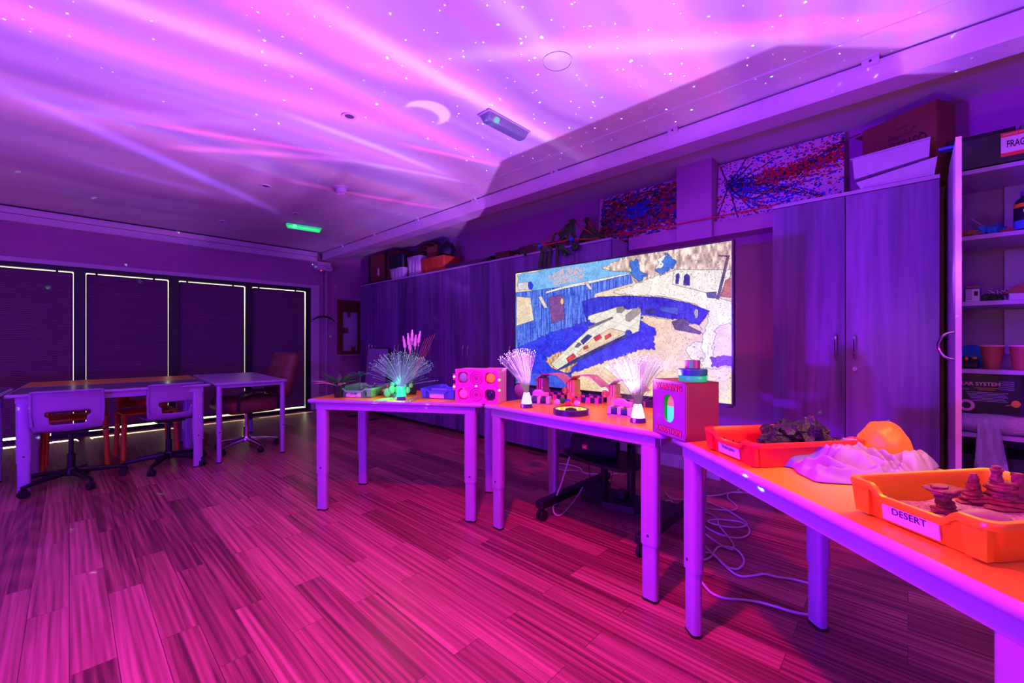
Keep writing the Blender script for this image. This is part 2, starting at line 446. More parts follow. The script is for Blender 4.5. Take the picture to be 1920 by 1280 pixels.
struct('baseboard_right', S((XR - .018, XR, .70, 1.86, 0, .11)), M['white'])
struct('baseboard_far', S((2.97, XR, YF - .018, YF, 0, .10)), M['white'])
# pillar and boxed ledge between the cabinet runs
struct('pillar', S((3.50, XR, 1.13, 1.41, 1.95, CEIL)), M['wall'])
struct('trim_2', S((3.54, XR, .664, 1.87, 1.96, 2.075)), M['wall'])
struct('trim_3', S((3.60, XR, 1.10, 1.26, 0, .16)), M['white'])
# folding-partition track along the cabinets, and the matching one across the window wall
tr = S((2.83, 2.99, YB, 6.93, 2.44, 2.556))
t = tag(struct('partition_track', tr, M['white']), 'white partition track running along the ceiling above the grey cabinets', 'ceiling track')
del t['kind']
tp = nb(); box(tp, 2.60, 3.02, YB, 6.93, 2.572, 2.579); obj('ceiling_plate', tp, M['ceil'], t)
tg = nb(); box(tg, 2.99, 3.03, YB, 6.93, 2.458, 2.50); obj('side_flange', tg, M['anth'], t)
tg = nb(); box(tg, 2.86, 3.0, YB, 6.93, 2.556, 2.572); obj('gap_shade_strip', tg, M['anth'], t)  # dark strip filling the gap over the track, in place of its shade
for yc in (.14, 1.164, 2.178, 3.199, 4.22, 5.24, 6.2):
    b = nb(); box(b, 2.818, 2.832, yc - .035, yc + .035, 2.535, 2.579, .003); box(b, 2.80, 2.826, yc - .035, yc + .035, 2.566, 2.58)
    cb = obj('track_bracket', b, M['white'], t)
    b = nb(); cyl(b, (2.819, yc, 2.556), (2.815, yc, 2.556), .006, n=8); obj('screw', b, M['screw'], cb)
b = nb(); box(b, XL, 2.76, 6.95, YF, 2.405, 2.56, .004)
t = tag(obj('partition_track', b, M['white']), 'white partition track across the wall above the blinds', 'ceiling track')
b = nb(); box(b, XL, 2.76, 6.944, 6.952, 2.485, 2.489); obj('groove', b, M['anth'], t)
b = nb(); box(b, XL, 2.76, 6.99, YF, 2.56, 2.58); obj('gap_shade_strip', b, M['anth'], t)  # dark strip standing in for the shade between far track and ceiling
b = nb(); box(b, 2.76, 2.98, 6.94, YF, 2.36, 2.42, .004); obj('end_bracket', b, M['white'], t)

# sliding glazed doors with pleated blinds
fr = S((DX0, DX1, YF + .02, YF + .09, DZ - .055, DZ), (DX0, DX1, YF + .02, YF + .09, 0, .045))
mull = [(-2.35, -2.27), (-1.62, -1.5), (-.80, -.66), (.035, .135), (.905, 1.013), (1.786, 1.880), (2.64, 2.72)]
for a, b_ in mull: box(fr, a, b_, YF + .01, YF + .095, .0, DZ)
struct('window_1', fr, M['anth'])
b = nb(); box(b, DX0 + .08, DX1 - .08, YF + .10, YF + .106, .04, DZ - .05); struct('window_2', b, M['glass'])
gaps = list(zip([m_[1] for m_ in mull[:-1]], [m_[0] for m_ in mull[1:]]))
where = ['blind at the window bay beyond the far left table', 'blind left of the first dark mullion', 'pleated blind behind the left end of the long table', 'pleated blind behind the two swivel chairs', 'pleated blind between the long table and the leather chair', 'pleated blind behind the brown leather chair back']
for i, (x0, x1) in enumerate(gaps):
    if i < 1: continue
    t = thing('pleated_blind', 'dark ' + where[i], 'blind', ((x0 + x1) / 2, YF + .05, 0), 0, 'pleated blinds on the glazed doors')
    h_ = (x1 - x0) / 2
    b = nb(); box(b, -h_ + .0045, h_ - .0045, -.004, .004, .085, DZ - .075)
    obj('blind_fabric', b, M['blind'], t)
    b = nb(); box(b, -h_ + .012, h_ - .012, -.014, .014, .068, .085, .003); obj('bottom_rail', b, M['anth'], t)
    b = nb(); box(b, -h_ + .012, h_ - .012, -.012, .012, DZ - .077, DZ - .068, .002)
    for k in (-h_ * .76, h_ * .62): box(b, k - .01, k + .01, -.01, .01, DZ - .069, DZ - .055)
    obj('head_rail', b, M['anth'], t)

# ceiling fittings
def downlight(x, y, label, r=.045):
    t = thing('downlight', label, 'ceiling light', (x, y, CEIL), 0, 'recessed downlights')
    b = nb(); lathe(b, [(r * .62, 0), (r * .66, -.006), (r, -.008), (r * 1.05, -.001), (r * 1.05, 0)], 28, cap=False); obj('trim_ring', b, M['white'], t, 1)
    b = nb(); lathe(b, [(.001, -.001), (r * .62, -.001), (r * .62, -.004), (.001, -.003)], 24); obj('lens', b, M['lensd'], t, 1)
M['lensd'] = mat('unlit_lens', (.12, .10, .16), .2)
downlight(1.245, 2.627, 'round downlight left of the projected moon on ceiling')
downlight(1.264, 4.375, 'round downlight left of the smoke detector on ceiling')
downlight(1.777, 5.071, 'small round downlight just above the green-lit exit fitting')
downlight(1.284, 6.055, 'faint round downlight nearest the far track, left of green fitting')
downlight(3.245, .868, 'downlight beyond the track above the right splatter painting', .05)
downlight(3.258, 2.621, 'downlight beyond the track above the green garland')
downlight(3.25, 4.395, 'downlight beyond the track above the old guitar case')
b = nb(); lathe(b, [(.078, 0), (.078, -.005), (.072, -.006), (.072, -.001)], 40, cap=False); lathe(b, [(.001, -.003), (.070, -.003), (.070, 0), (.001, 0)], 40)
tag(obj('ceiling_cover', b, M['ceil'], None, 1, (1.748, 1.328, CEIL)), 'plain round blanking disc flush in the ceiling right of centre', 'ceiling cover')
t = thing('smoke_detector', 'white smoke detector hanging from a round ceiling base', 'smoke detector', (1.777, 3.913, CEIL))
b = nb(); lathe(b, [(.001, 0), (.078, 0), (.078, -.008), (.062, -.014), (.001, -.014)], 32); obj('base_plate', b, M['white'], t, 1)
b = nb(); lathe(b, [(.001, -.013), (.047, -.013), (.046, -.046), (.038, -.052), (.001, -.052)], 28); obj('sensor_body', b, M['white'], t, 1)
b = nb()
for k in range(12):
    a = k * PI / 6; box(b, .030, .040, -.004, .004, -.066, -.050, Mx=Matrix.Rotation(a, 4, 'Z'))
lathe(b, [(.001, -.066), (.040, -.066), (.036, -.072), (.001, -.072)], 24); obj('sensor_cage', b, M['white'], t)
def exitlight(x, y, rz, label, col, es, L=.40):
    t = thing('emergency_light', label, 'emergency light', (x, y, CEIL), rz, 'emergency fittings on the ceiling')
    b = nb(); box(b, -L / 2, L / 2, -.055, .055, -.012, 0, .004); obj('base_plate', b, M['lilac'], t)
    b = nb(); loft(b, [[(px, py, -.012) for px, py in rrect(L - .02, .10, .012)], [(px, py, -.055) for px, py in rrect(L - .05, .06, .012)]])
    for k in range(9): box(b, -L / 2 + .03, L / 2 - .03, -.026 + k * .006, -.024 + k * .006, -.058, -.054)
    obj('diffuser', b, mat('lit_diffuser', (.45, .42, .6), .1, trans=.6, emit=col, es=es * .25, var=0), t)
    b = nb(); cyl(b, (-L * .4, 0, -.030), (L * .4, 0, -.030), .009, n=10); obj('lamp_tube', b, mat('lit_tube', (.9, .9, .9), .3, emit=col, es=es), t)
    b = nb(); box(b, -L * .30, -L * .22, -.035, .035, -.040, -.016); obj('status_lamp', b, mat('status_green', (.1, .9, .3), .3, emit=(.1, 1, .35), es=es * 2.2), t)
exitlight(2.00, 1.955, math.radians(0), 'clear emergency light with green glow beside the projected moon', (.25, .12, .9), .5)
exitlight(2.03, 5.52, math.radians(-8), 'long green-glowing emergency light at the far end of the ceiling', (.02, 1.0, .22), 1.6, .42)

# ================================================================== CABINETS
CX0, CX1, CH = 3.25, 3.70, 2.03
def cabinet(y0, y1, label, handles=True, lock=0, splits=None, bh=1.0):
    t = thing('tall_cabinet', label, 'cabinet', (CX0, (y0 + y1) / 2, 0), 0, 'tall grey oak cabinets')
    w = (y0 - y1) / 2 * -1 if y0 < y1 else (y0 - y1) / 2
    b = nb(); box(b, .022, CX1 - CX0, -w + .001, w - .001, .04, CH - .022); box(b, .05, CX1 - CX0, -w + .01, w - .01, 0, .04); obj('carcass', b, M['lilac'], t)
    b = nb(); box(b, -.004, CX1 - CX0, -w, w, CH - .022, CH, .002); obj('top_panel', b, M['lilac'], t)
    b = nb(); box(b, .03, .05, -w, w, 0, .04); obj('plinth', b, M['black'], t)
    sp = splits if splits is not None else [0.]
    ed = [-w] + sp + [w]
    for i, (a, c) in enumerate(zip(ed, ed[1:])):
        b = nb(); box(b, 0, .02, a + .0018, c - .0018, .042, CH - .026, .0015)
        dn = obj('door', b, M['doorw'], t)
        if handles and len(ed) == 3:
            yh = (c - .045) if i == 0 else (a + .045)
            b = nb(); tube(b, [(0, yh, bh - .075), (-.022, yh, bh - .06), (-.03, yh, bh), (-.022, yh, bh + .06), (0, yh, bh + .075)], .006, 8, smooth=4); obj('handle', b, M['chrome'], dn, 1)
            if (i == 0) == (lock == 1) and lock:
                b = nb(); cyl(b, (0, yh, bh - .135), (-.012, yh, bh - .135), .012, n=12); box(b, -.03, -.012, yh - .002, yh + .002, bh - .15, bh - .125); obj('lock', b, M['chrome'], dn)
    return t
edges = [6.465, 5.706, 4.954, 4.196, 3.43, 2.65, 1.88]
names = ['grey oak tall cabinet at the window end of the run', 'grey oak tall cabinet second from the window wall', 'grey oak tall cabinet behind the lily stems', 'grey oak tall cabinet behind the pink light box', 'grey oak tall cabinet meeting the left edge of the television', 'grey oak tall cabinet at the right end of the run behind the television']
for i, n_ in enumerate(names): cabinet(edges[i + 1], edges[i], n_, lock=1)
cabinet(-.127, .663, 'wide grey oak cupboard with two doors right of the television', lock=1, splits=[(.277 - .268)], bh=1.09)

# open shelving unit at the right with its open door
t = thing('shelving_unit', 'open white shelving unit at the right edge with its door open', 'shelving', (CX0, -.60, 0))
UW = .44
b = nb(); box(b, 0, .45, UW - .025, UW, 0, CH); box(b, 0, .45, -UW, -UW + .022, 0, CH); obj('side_panels', b, M['lilac'], t)
b = nb(); box(b, .43, .45, -UW + .022, UW - .025, 0, CH); obj('back_panel', b, mat('shelf_back', (.42, .30, .42), .7), t)
for z in (CH - .01, 1.675, 1.33, .975, .64, .06):
    b = nb(); box(b, .003, .43, -UW + .022, UW - .025, z - .022 if z > .1 else z, z if z > .1 else z + .02, .001); obj('shelf', b, M['lilac'], t)
b = nb(); box(b, -.44, -.002, UW - .018, UW, .03, CH - .0 + .03, .002); dd = obj('door', b, M['lilac'], t)
b = nb(); box(b, -.446, -.438, UW - .019, UW + .001, .03, CH + .03); obj('edge_strip', b, mat('pale_edging', (.75, .45, .6), .5), dd)
b = nb(); tube(b, [(-.38, UW, 1.165), (-.375, UW + .035, 1.15), (-.37, UW + .055, 1.10), (-.375, UW + .035, 1.05), (-.38, UW, 1.035)], .006, 8, smooth=5); obj('handle', b, M['chrome'], dd, 1)

# ================================================================== TABLES
def table(name, label, loc, ang, L=1.2, D=.60, topm='orange_top', group='height-adjustable tables', rnd=False, H=TZ, sleeve=.46, inset=.085):
    t = thing(name, label, 'table', (loc[0], loc[1], 0), ang, group)
    e = .009
    b = nb(); prism(b, rrect(L - 2 * e, D - 2 * e, .012, 3, L / 2, D / 2), H - .024, H); obj('tabletop', b, M[topm], t)
    b = nb()
    prof = [(0, -.0235), (-.0, -.0235), (e * .6, -.021), (e, -.014), (e, -.007), (e * .6, -.0015), (0, .0003)]
    rings = []
    for off, dz_ in ((0, -.026), (e * .7, -.0255), (e * 1.5, -.021), (e * 1.8, -.013), (e * 1.5, -.005), (e * .8, -.0008), (-.001, .0004), (-.001, -.026)):
        rings.append([(x, y, H + dz_) for x, y in rrect(L - 2 * e + 2 * off, D - 2 * e + 2 * off, .012 + max(0, off), 3, L / 2, D / 2)])
    rings.append(rings[0])
    loft(b, rings, cap=False); obj('edge_band', b, M['lilac'], t, 1)
    b = nb(); ap = .045 if not rnd else .028
    ins = .018 if not rnd else .022
    box(b, .05, L - .05, ins, ins + .02, H - .024 - ap, H - .0245, .002)
    obj('front_rail', b, M['leg'], t)
    b = nb(); box(b, .05, L - .05, D - ins - .02, D - ins, H - .024 - ap, H - .0245, .002); obj('back_rail', b, M['leg'], t)
    for xr in (.04, L - .06):
        b = nb(); box(b, xr, xr + .02, .05, D - .05, H - .024 - ap, H - .0245, .002); obj('end_rail', b, M['leg'], t)
    iy = .045 if not rnd else .035; ix = inset if not rnd else .035
    for x in (ix, L - ix):
        for y in (iy, D - iy):
            b = nb()
            if rnd:
                cyl(b, (x, y, .255), (x, y, H - .025), .023, n=20)
            else:
                prism(b, rrect(.078, .052, .018, 4, x, y), .245, H - .025)
            lg = obj('leg', b, M['leg'], t, 30)
            b = nb()
            if rnd: cyl(b, (x, y, .012), (x, y, .26), .0195, n=20)
            else: prism(b, rrect(.068, .042, .015, 4, x, y), .010, .25)
            ex = obj('leg_extension', b, M['leg'], lg, 30)
            b = nb()
            if rnd: cyl(b, (x, y, 0), (x, y, .013), .021, n=16)
            else: prism(b, rrect(.070, .044, .015, 4, x, y), 0, .011)
            obj('foot_cap', b, M['black'], lg)
            b = nb(); sg = -1 if y < D / 2 else 1
            cyl(b, (x, y + sg * (.023 if rnd else .026), .285), (x, y + sg * (.0245 if rnd else .0275), .285), .006, n=10); obj('leg_screw', b, M['screw'], lg)
    return t
a1 = math.atan2(1.882 - 2.880, 1.730 - 1.078); a2 = math.atan2(.727 - 1.882, 1.686 - 1.730); a3 = math.radians(-132)
table('classroom_table', 'orange-topped table carrying the plants and the blue tray', (1.078, 2.880), a1, 1.19)
table('classroom_table', 'orange-topped table in front of the television carrying the balls and lit ring', (1.728, 1.872), a2, 1.145)
T3O = (1.672, .692)
table('classroom_table', 'orange-topped table nearest the viewer carrying red and yellow trays', T3O, a3, 1.16, .60)
aA = math.radians(-2.5)
table('classroom_table', 'slate-topped table with the two lilac swivel chairs tucked in', (-.313, 4.628), aA, 1.19, .66, 'grey_top')
pA = Vector((-.313, 4.628, 0)) + Matrix.Rotation(aA, 3, 'Z') @ Vector((0, .67, 0))
table('classroom_table', 'orange-topped table against the window blinds behind the slate table', pA, aA, 1.19, .66, 'orange_top')
table('side_desk', 'narrow pale lilac desk on round legs beside the leather chair', (.912, 4.575), math.radians(-2.5), .60, 1.36, 'lilac', rnd=True)
table('classroom_table', 'slate-topped table mostly outside the left edge of the view', (-1.535, 4.69), aA, 1.19, .66, 'grey_top')

# ================================================================== TELEVISION ON ITS STAND
exec_tv = True
TVP = {
'sky':[(14,12),(14,121),(169,192),(623,124),(652,-14),(395,-7)],
'mount':[(489,56),(646,-20),(825,-13),(1010,5),(1010,208),(801,133),(652,206),(623,114)],
'rockb1':[(617,45),(652,29),(680,135),(702,149),(658,188),(629,125)],
'rockb2':[(729,126),(765,52),(781,11),(806,80),(801,119),(755,150)],
'rockw':[(729,117),(739,55),(778,10),(765,57),(750,113)],
'path':[(635,213),(801,133),(901,257),(971,352),(1010,388),(1010,502),(945,533),(928,904),(892,909),(901,600),(928,431),(854,354),(755,306),(612,277),(545,248)],
'bld':[(801,133),(996,175),(988,313),(950,324),(796,230)],
'door1':[(837,242),(839,185),(849,169),(860,189),(860,250)],
'door2':[(807,228),(810,170),(818,159),(823,177),(818,232)],
'wallL':[(-10,170),(169,169),(338,163),(623,119),(638,194),(463,246),(422,470),(209,560),(-10,726)],
'wallTop':[(194,190),(338,152),(623,119),(623,128),(422,167),(309,180),(194,207)],
'pit':[(395,300),(476,273),(612,282),(755,313),(854,363),(928,422),(914,464),(892,514),(820,475),(691,429),(422,470)],
'floorb':[(-10,690),(209,549),(422,460),(680,437),(669,465),(726,529),(726,672),(669,674),(324,888),(-10,921)],
'sand':[(680,437),(825,475),(892,514),(905,600),(892,1010),(324,1095),(309,895),(669,674),(726,672),(726,529),(669,465)],
'bluebot':[(-10,909),(324,877),(409,1080),(-10,1152)],
'grass':[(914,787),(1010,772),(1010,1009),(892,1030),(928,904)],
'dkr':[(936,718),(1001,698),(1001,768),(930,773)],
'rust':[(209,243),(287,229),(303,431),(229,465)],
'cream':[(5,206),(98,231),(119,430),(5,474)],
'plank1':[(145,229),(169,227),(205,328),(185,332)],
'plank2':[(409,154),(429,157),(449,208),(433,210)],
'bar':[(14,85),(98,90),(115,126),(98,158),(14,151)],
'nose':[(194,753),(309,682),(388,744),(324,877),(256,856),(205,815)],
'ship':[(225,808),(287,716),(367,606),(422,533),(463,472),(422,465),(429,418),(463,400),(514,384),(576,356),(612,384),(663,374),(672,408),(663,541),(612,578),(264,852)],
'shipdk':[(258,853),(367,747),(606,563),(613,583),(381,771),(268,858)],
'hull2':[(367,713),(463,576),(539,517),(606,549),(395,728)],
'cock':[(388,611),(426,559),(449,575),(403,640)],
'cockr':[(356,660),(377,622),(395,638),(374,665)],
'red1':[(455,586),(485,561),(496,588),(466,615)],
'red2':[(311,753),(349,711),(365,740),(324,790)],
'red3':[(508,576),(536,552),(542,577),(514,602)],
'red4':[(402,659),(426,646),(429,669),(405,680)],
'eng':[(603,558),(609,534),(623,532),(634,554),(629,583),(615,590)],
'eng2':[(420,465),(426,444),(437,450),(437,476),(428,486)],
'cyl1':[(564,369),(576,356),(597,358),(603,383),(588,406),(564,399)],
'cyl2':[(606,422),(646,377),(669,380),(672,408),(623,472),(606,461)],
'pipe':[(422,502),(545,432),(549,442),(436,518)],
'veh':[(793,482),(835,462),(859,486),(854,512),(901,557),(896,570),(806,536)],
'veh2':[(691,391),(731,390),(731,427),(691,415)],
'veh3':[(750,374),(820,390),(816,439),(750,406)],
'wheel':[(873,426),(880,401),(889,410),(889,453),(880,470)],
'post':[(950,349),(984,90),(958,83),(958,77),(993,88),(990,108),(959,354)],
'whrock':[(847,669),(868,625),(901,608),(910,719),(873,738)],
'box3':[(916,302),(950,303),(950,345),(921,337)],
'rship':[(963,334),(980,237),(997,224),(997,347)],
'barc':[(81,120),(85,94),(102,91),(117,126),(107,160),(88,153)],
'star':[(277,285),(283,262),(293,259),(299,283),(294,309),(283,312)],
}
TVC = {'sky':(120,185,240),'mount':(222,196,176),'rockb1':(50,120,215),'rockb2':(50,120,215),'rockw':(250,245,240),'path':(250,245,228),'bld':(240,238,222),'door1':(50,60,150),'door2':(50,60,150),
'wallL':(70,110,222),'wallTop':(240,235,225),'pit':(32,52,205),'floorb':(38,58,232),'sand':(244,214,176),'bluebot':(60,90,225),'grass':(236,222,140),'dkr':(90,70,150),'rust':(130,80,150),'cream':(240,220,190),
'plank1':(230,215,210),'plank2':(235,225,215),'bar':(215,210,225),'nose':(215,170,130),'ship':(238,234,215),'shipdk':(45,60,120),'hull2':(240,215,175),'cock':(50,62,140),'cockr':(100,90,130),
'red1':(215,62,60),'red2':(220,62,70),'red3':(215,72,60),'red4':(205,72,70),'eng':(45,70,205),'eng2':(45,70,205),'cyl1':(150,140,130),'cyl2':(170,160,150),'pipe':(120,120,130),'veh':(90,84,100),'veh2':(40,50,120),
'veh3':(60,90,205),'wheel':(180,170,190),'post':(90,80,80),'whrock':(240,232,220),'box3':(70,90,130),'rship':(190,110,60),'barc':(30,60,220),'star':(245,190,110)}
def inpoly(X, Y, poly):
    r = np.zeros(X.shape, bool); n = len(poly)
    for i in range(n):
        (x1, y1), (x2, y2) = poly[i], poly[(i + 1) % n]
        if y1 == y2: continue
        c = ((y1 > Y) != (y2 > Y)) & (X < (x2 - x1) * (Y - y1) / (y2 - y1) + x1)
        r ^= c
    return r
def fnoise(h, w, cell, rs, ax=1., ay=1.):
    gh, gw = int(h / cell / ay) + 3, int(w / cell / ax) + 3
    G = rs.rand(gh, gw); y = np.arange(h) / cell / ay; x = np.arange(w) / cell / ax
    yi = y.astype(int); xi = x.astype(int); fy = (y - yi)[:, None]; fx = (x - xi)[None]
    fy = fy * fy * (3 - 2 * fy); fx = fx * fx * (3 - 2 * fx)
    a = G[yi][:, xi]; b = G[yi][:, xi + 1]; c = G[yi + 1][:, xi]; d_ = G[yi + 1][:, xi + 1]
    return (a * (1 - fx) + b * fx) * (1 - fy) + (c * (1 - fx) + d_ * fx) * fy
def lin(c): return np.where(c <= .04045, c / 12.92, ((c + .055) / 1.055) ** 2.4)
def grid_picture(name, img, W_, H_, m, parent, Mx):
    """img[h,w,3] linear colours, one quad per cell in the XZ plane, u right = +x, v down = -z"""
    h, w = img.shape[:2]
    me = bpy.data.meshes.new(name)
    xs = np.linspace(0, W_, w + 1); zs = np.linspace(H_, 0, h + 1)
    X, Z = np.meshgrid(xs, zs); co = np.stack([X, np.zeros_like(X), Z], -1).reshape(-1, 3)
    idx = np.arange((h + 1) * (w + 1)).reshape(h + 1, w + 1)
    f = np.stack([idx[:-1, :-1], idx[1:, :-1], idx[1:, 1:], idx[:-1, 1:]], -1).reshape(-1, 4)
    me.vertices.add(len(co)); me.vertices.foreach_set('co', co.astype(np.float32).ravel())
    me.loops.add(f.size); me.loops.foreach_set('vertex_index', f.astype(np.int32).ravel())
    me.polygons.add(len(f)); me.polygons.foreach_set('loop_start', np.arange(0, f.size, 4, dtype=np.int32))
    me.update(calc_edges=True); me.validate()
    at = me.color_attributes.new('col', 'FLOAT_COLOR', 'CORNER')
    c = np.ones((len(f), 4, 4), np.float32); c[:, :, :3] = img.reshape(-1, 1, 3)
    at.data.foreach_set('color', c.ravel())
    me.materials.append(m); me.transform(Mx)
    o = bpy.data.objects.new(name, me); COL.objects.link(o); o.parent = parent
    return o
def tv_image():
    h, w = 300, 540; rs = np.random.RandomState(3)
    U, V = np.meshgrid((np.arange(w) + .5) / w * 1000, (np.arange(h) + .5) / h * 1000)
    n1 = fnoise(h, w, 14, rs) - .5; n2 = fnoise(h, w, 5, rs) - .5; n3 = fnoise(h, w, 2, rs) - .5
    U2 = U + (n2 * 14 + n1 * 10); V2 = V + (n2 * 14 - n1 * 10)
    img = np.ones((h, w, 3)) * np.array((244, 220, 190)) / 255
    lay = np.zeros((h, w))
    for i, (k, p) in enumerate(TVP.items()):
        nat = k in ('sky', 'mount', 'rockb1', 'rockb2', 'rockw', 'path', 'sand', 'grass', 'nose', 'whrock', 'floorb', 'dkr', 'bluebot')
        mk = inpoly(U2 if nat else U, V2 if nat else V, p)
        img[mk] = np.array(TVC[k]) / 255; lay[mk] = i + 1
    # ridge lines and grain in the picture
    vert = fnoise(h, w, 2, rs, 1., 14.) - .5; hor = fnoise(h, w, 2, rs, 12., 1.) - .5
    blue = (img[..., 2] > img[..., 0] + .15)
    k = n1 * .12 + n2 * .10 + n3 * .10
    ridg = np.abs(n2 + n1 * .6) < .016
    img += k[..., None] * np.where(blue, .9, .75)[..., None]
    wl = lay == 1 + list(TVP).index('wallL'); img[wl] += (vert[wl] * .45)[:, None] * np.array((.8, 1, .6))
    bl = lay == 1 + list(TVP).index('bld'); img[bl] += (vert[bl] * .1)[:, None]
    mt = (lay == 1 + list(TVP).index('mount')) | (lay == 1 + list(TVP).index('nose'))
    img[mt] += ((fnoise(h, w, 4, rs, 1., 2.5)[mt] - .5) * .5)[:, None]
    img[ridg & ~blue & (lay != 1 + list(TVP).index('ship'))] *= np.array((.72, .58, .5))
    img[ridg & blue] += np.array((.16, .18, .12))
    pt = lay == 1 + list(TVP).index('pit'); img[pt] += (vert[pt] * .12)[:, None]
    tree = inpoly(U2, V2, [(200, 60), (300, 20), (420, 30), (400, 120), (250, 150)]); img[tree & (n3 > .0)] = np.array((.9, .72, .72))
    ed = np.zeros((h, w), bool); ed[:, 1:] |= lay[:, 1:] != lay[:, :-1]; ed[1:] |= lay[1:] != lay[:-1]
    img[ed] *= .55
    sp = lay == 1 + list(TVP).index('ship'); panel = ((U * .62 + V * .5) % 46 < 3.4) | ((U * .55 - V * .9) % 60 < 3.4)
    img[sp & panel] *= np.array((.86, .85, .87))
    return lin(img.clip(0, 1))
XT = 2.33; Y0, Y1, Z0, Z1 = .655, 2.165, .800, 1.635
t = thing('television', 'large flat television on a wheeled stand showing a parked spaceship', 'television', (XT, 0, 0))
M['screen'] = mat('screen_picture', rough=.3, emit=(1, 1, 1), es=1.0, attr='col')
Mx = Matrix.Translation((0, Y1, Z0)) @ Matrix.Rotation(-PI / 2, 4, 'Z')
grid_picture('screen', tv_image(), Y1 - Y0, Z1 - Z0, M['screen'], t, Mx)
e = .009
b = S((-.004, .03, Y0 - e, Y0, Z0 - e, Z1 + e), (-.004, .03, Y1, Y1 + e, Z0 - e, Z1 + e), (-.004, .03, Y0, Y1, Z1, Z1 + e), (-.004, .03, Y0, Y1, Z0 - e * 2.2, Z0)); obj('bezel', b, M['black'], t)
b = nb(); box(b, .004, .045, Y0, Y1, Z0, Z1, .004); box(b, .045, .075, Y0 + .3, Y1 - .3, Z0 + .1, Z1 - .25, .01); obj('back_casing', b, M['black'], t)
t = thing('television_stand', 'black wheeled television stand with a shelf under the screen', 'stand', (2.5, 1.40, 0))
b = nb()
for y in (-.10, .10): cyl(b, (0, y, .10), (0, y, 1.45), .026, n=18)
obj('post', b, M['black'], t, 1)
b = S((-.05, -.03, -.25, .25, 1.15, 1.20), (-.05, -.03, -.25, .25, 1.36, 1.41), (-.05, -.03, -.22, -.17, .98, 1.5), (-.05, -.03, .17, .22, .98, 1.5)); obj('mount_bracket', b, M['black'], t)
b = nb(); loft(b, [[(x, y, z) for x, y in ((-.02, -.30), (.06, -.30), (.06, .26), (-.02, .26), (-.16, .18), (-.20, 0), (-.16, -.2))] for z in (.075, .115)]); obj('base_plate', b, M['black'], t)
for sy in (-1, 1):
    y = .27 if sy > 0 else -.40
    b = nb(); box(b, -.49, .33, y - .03, y + .03, .075, .125, .008); lg = obj('base_leg', b, M['black'], t)
    b = nb(); box(b, -.08, .08, min(y, .2 * sy), max(y, .2 * sy), .078, .118, .004); obj('cross_bar', b, M['black'], lg)
    for x in (-.46, .30):
        b = nb(); cyl(b, (x, y - .022, .032), (x, y - .006, .032), .032, n=16); cyl(b, (x, y + .006, .032), (x, y + .022, .032), .032, n=16); box(b, x - .015, x + .015, y - .006, y + .006, .03, .08); obj('castor', b, M['blackr'], lg, 1)
b = nb(); loft(b, [[(x, y, z) for x, y in ((-.26, .22), (-.33, .0), (-.35, -.20), (-.30, -.26), (.04, -.26), (.04, .30), (-.2, .30))] for z in (.372, .390)]); obj('shelf', b, M['black'], t)
t = thing('speaker', 'black cylindrical speaker with a small red badge on the stand shelf', 'speaker', (2.30, 1.45, .391), math.radians(-72))
b = nb()
rg = []
for x, r in ((-.15, .045), (-.145, .06), (-.13, .068), (.13, .068), (.145, .06), (.15, .045)):
    rg.append([(x, r * math.cos(2 * PI * k / 24), .068 + r * math.sin(2 * PI * k / 24)) for k in range(24)])
loft(b, rg); obj('body', b, mat('speaker_mesh', (.02, .02, .028), .7, vs=300, bump=.4), t, 1)
b = nb(); box(b, -.062, -.028, -.0725, -.066, .055, .083, .002); bd = obj('badge', b, mat('red_badge', (.9, .05, .03), .4), t)
text('badge_lettering', 'JBL', .016, M['label'], bd, (-.045, -.0735, .069))
b = nb()
for k in range(2): box(b, -.09, .09, -.045, .045, .0, .006)
obj('base_foot', b, M['blackr'], t)

# ================================================================== CHAIRS
def shell_grid(prof, hw, hole=None, nx=16, thick=.006, bow=.03):
    """prof: (y, z, halfwidth factor) down the back; bowed sideways; hole in (s, x) fractions"""
    bm = nb(); ns = len(prof); rows = []
    for i, (y, z, k) in enumerate(prof):
        row = []
        for j in range(nx + 1):
            x = (j / nx * 2 - 1); row.append(bm.verts.new((x * hw * k, y + bow * x * x * (1 if i < ns * .6 else .3), z + .012 * x * x * (i >= ns * .6))))
        rows.append(row)
    for i in range(ns - 1):
        for j in range(nx):
            xm = abs((j + .5) / nx * 2 - 1)
            if hole and hole[0] <= i < hole[1] and xm < hole[2] - .06 * (i - hole[0]): continue
            bm.faces.new((rows[i][j], rows[i + 1][j], rows[i + 1][j + 1], rows[i][j + 1]))
    return bm
def solid(o, th, bev=0., sub=0):
    m_ = o.modifiers.new('s', 'SOLIDIFY'); m_.thickness = th; m_.offset = 0
    if sub: m_ = o.modifiers.new('u', 'SUBSURF'); m_.levels = sub; m_.render_levels = sub
    return o
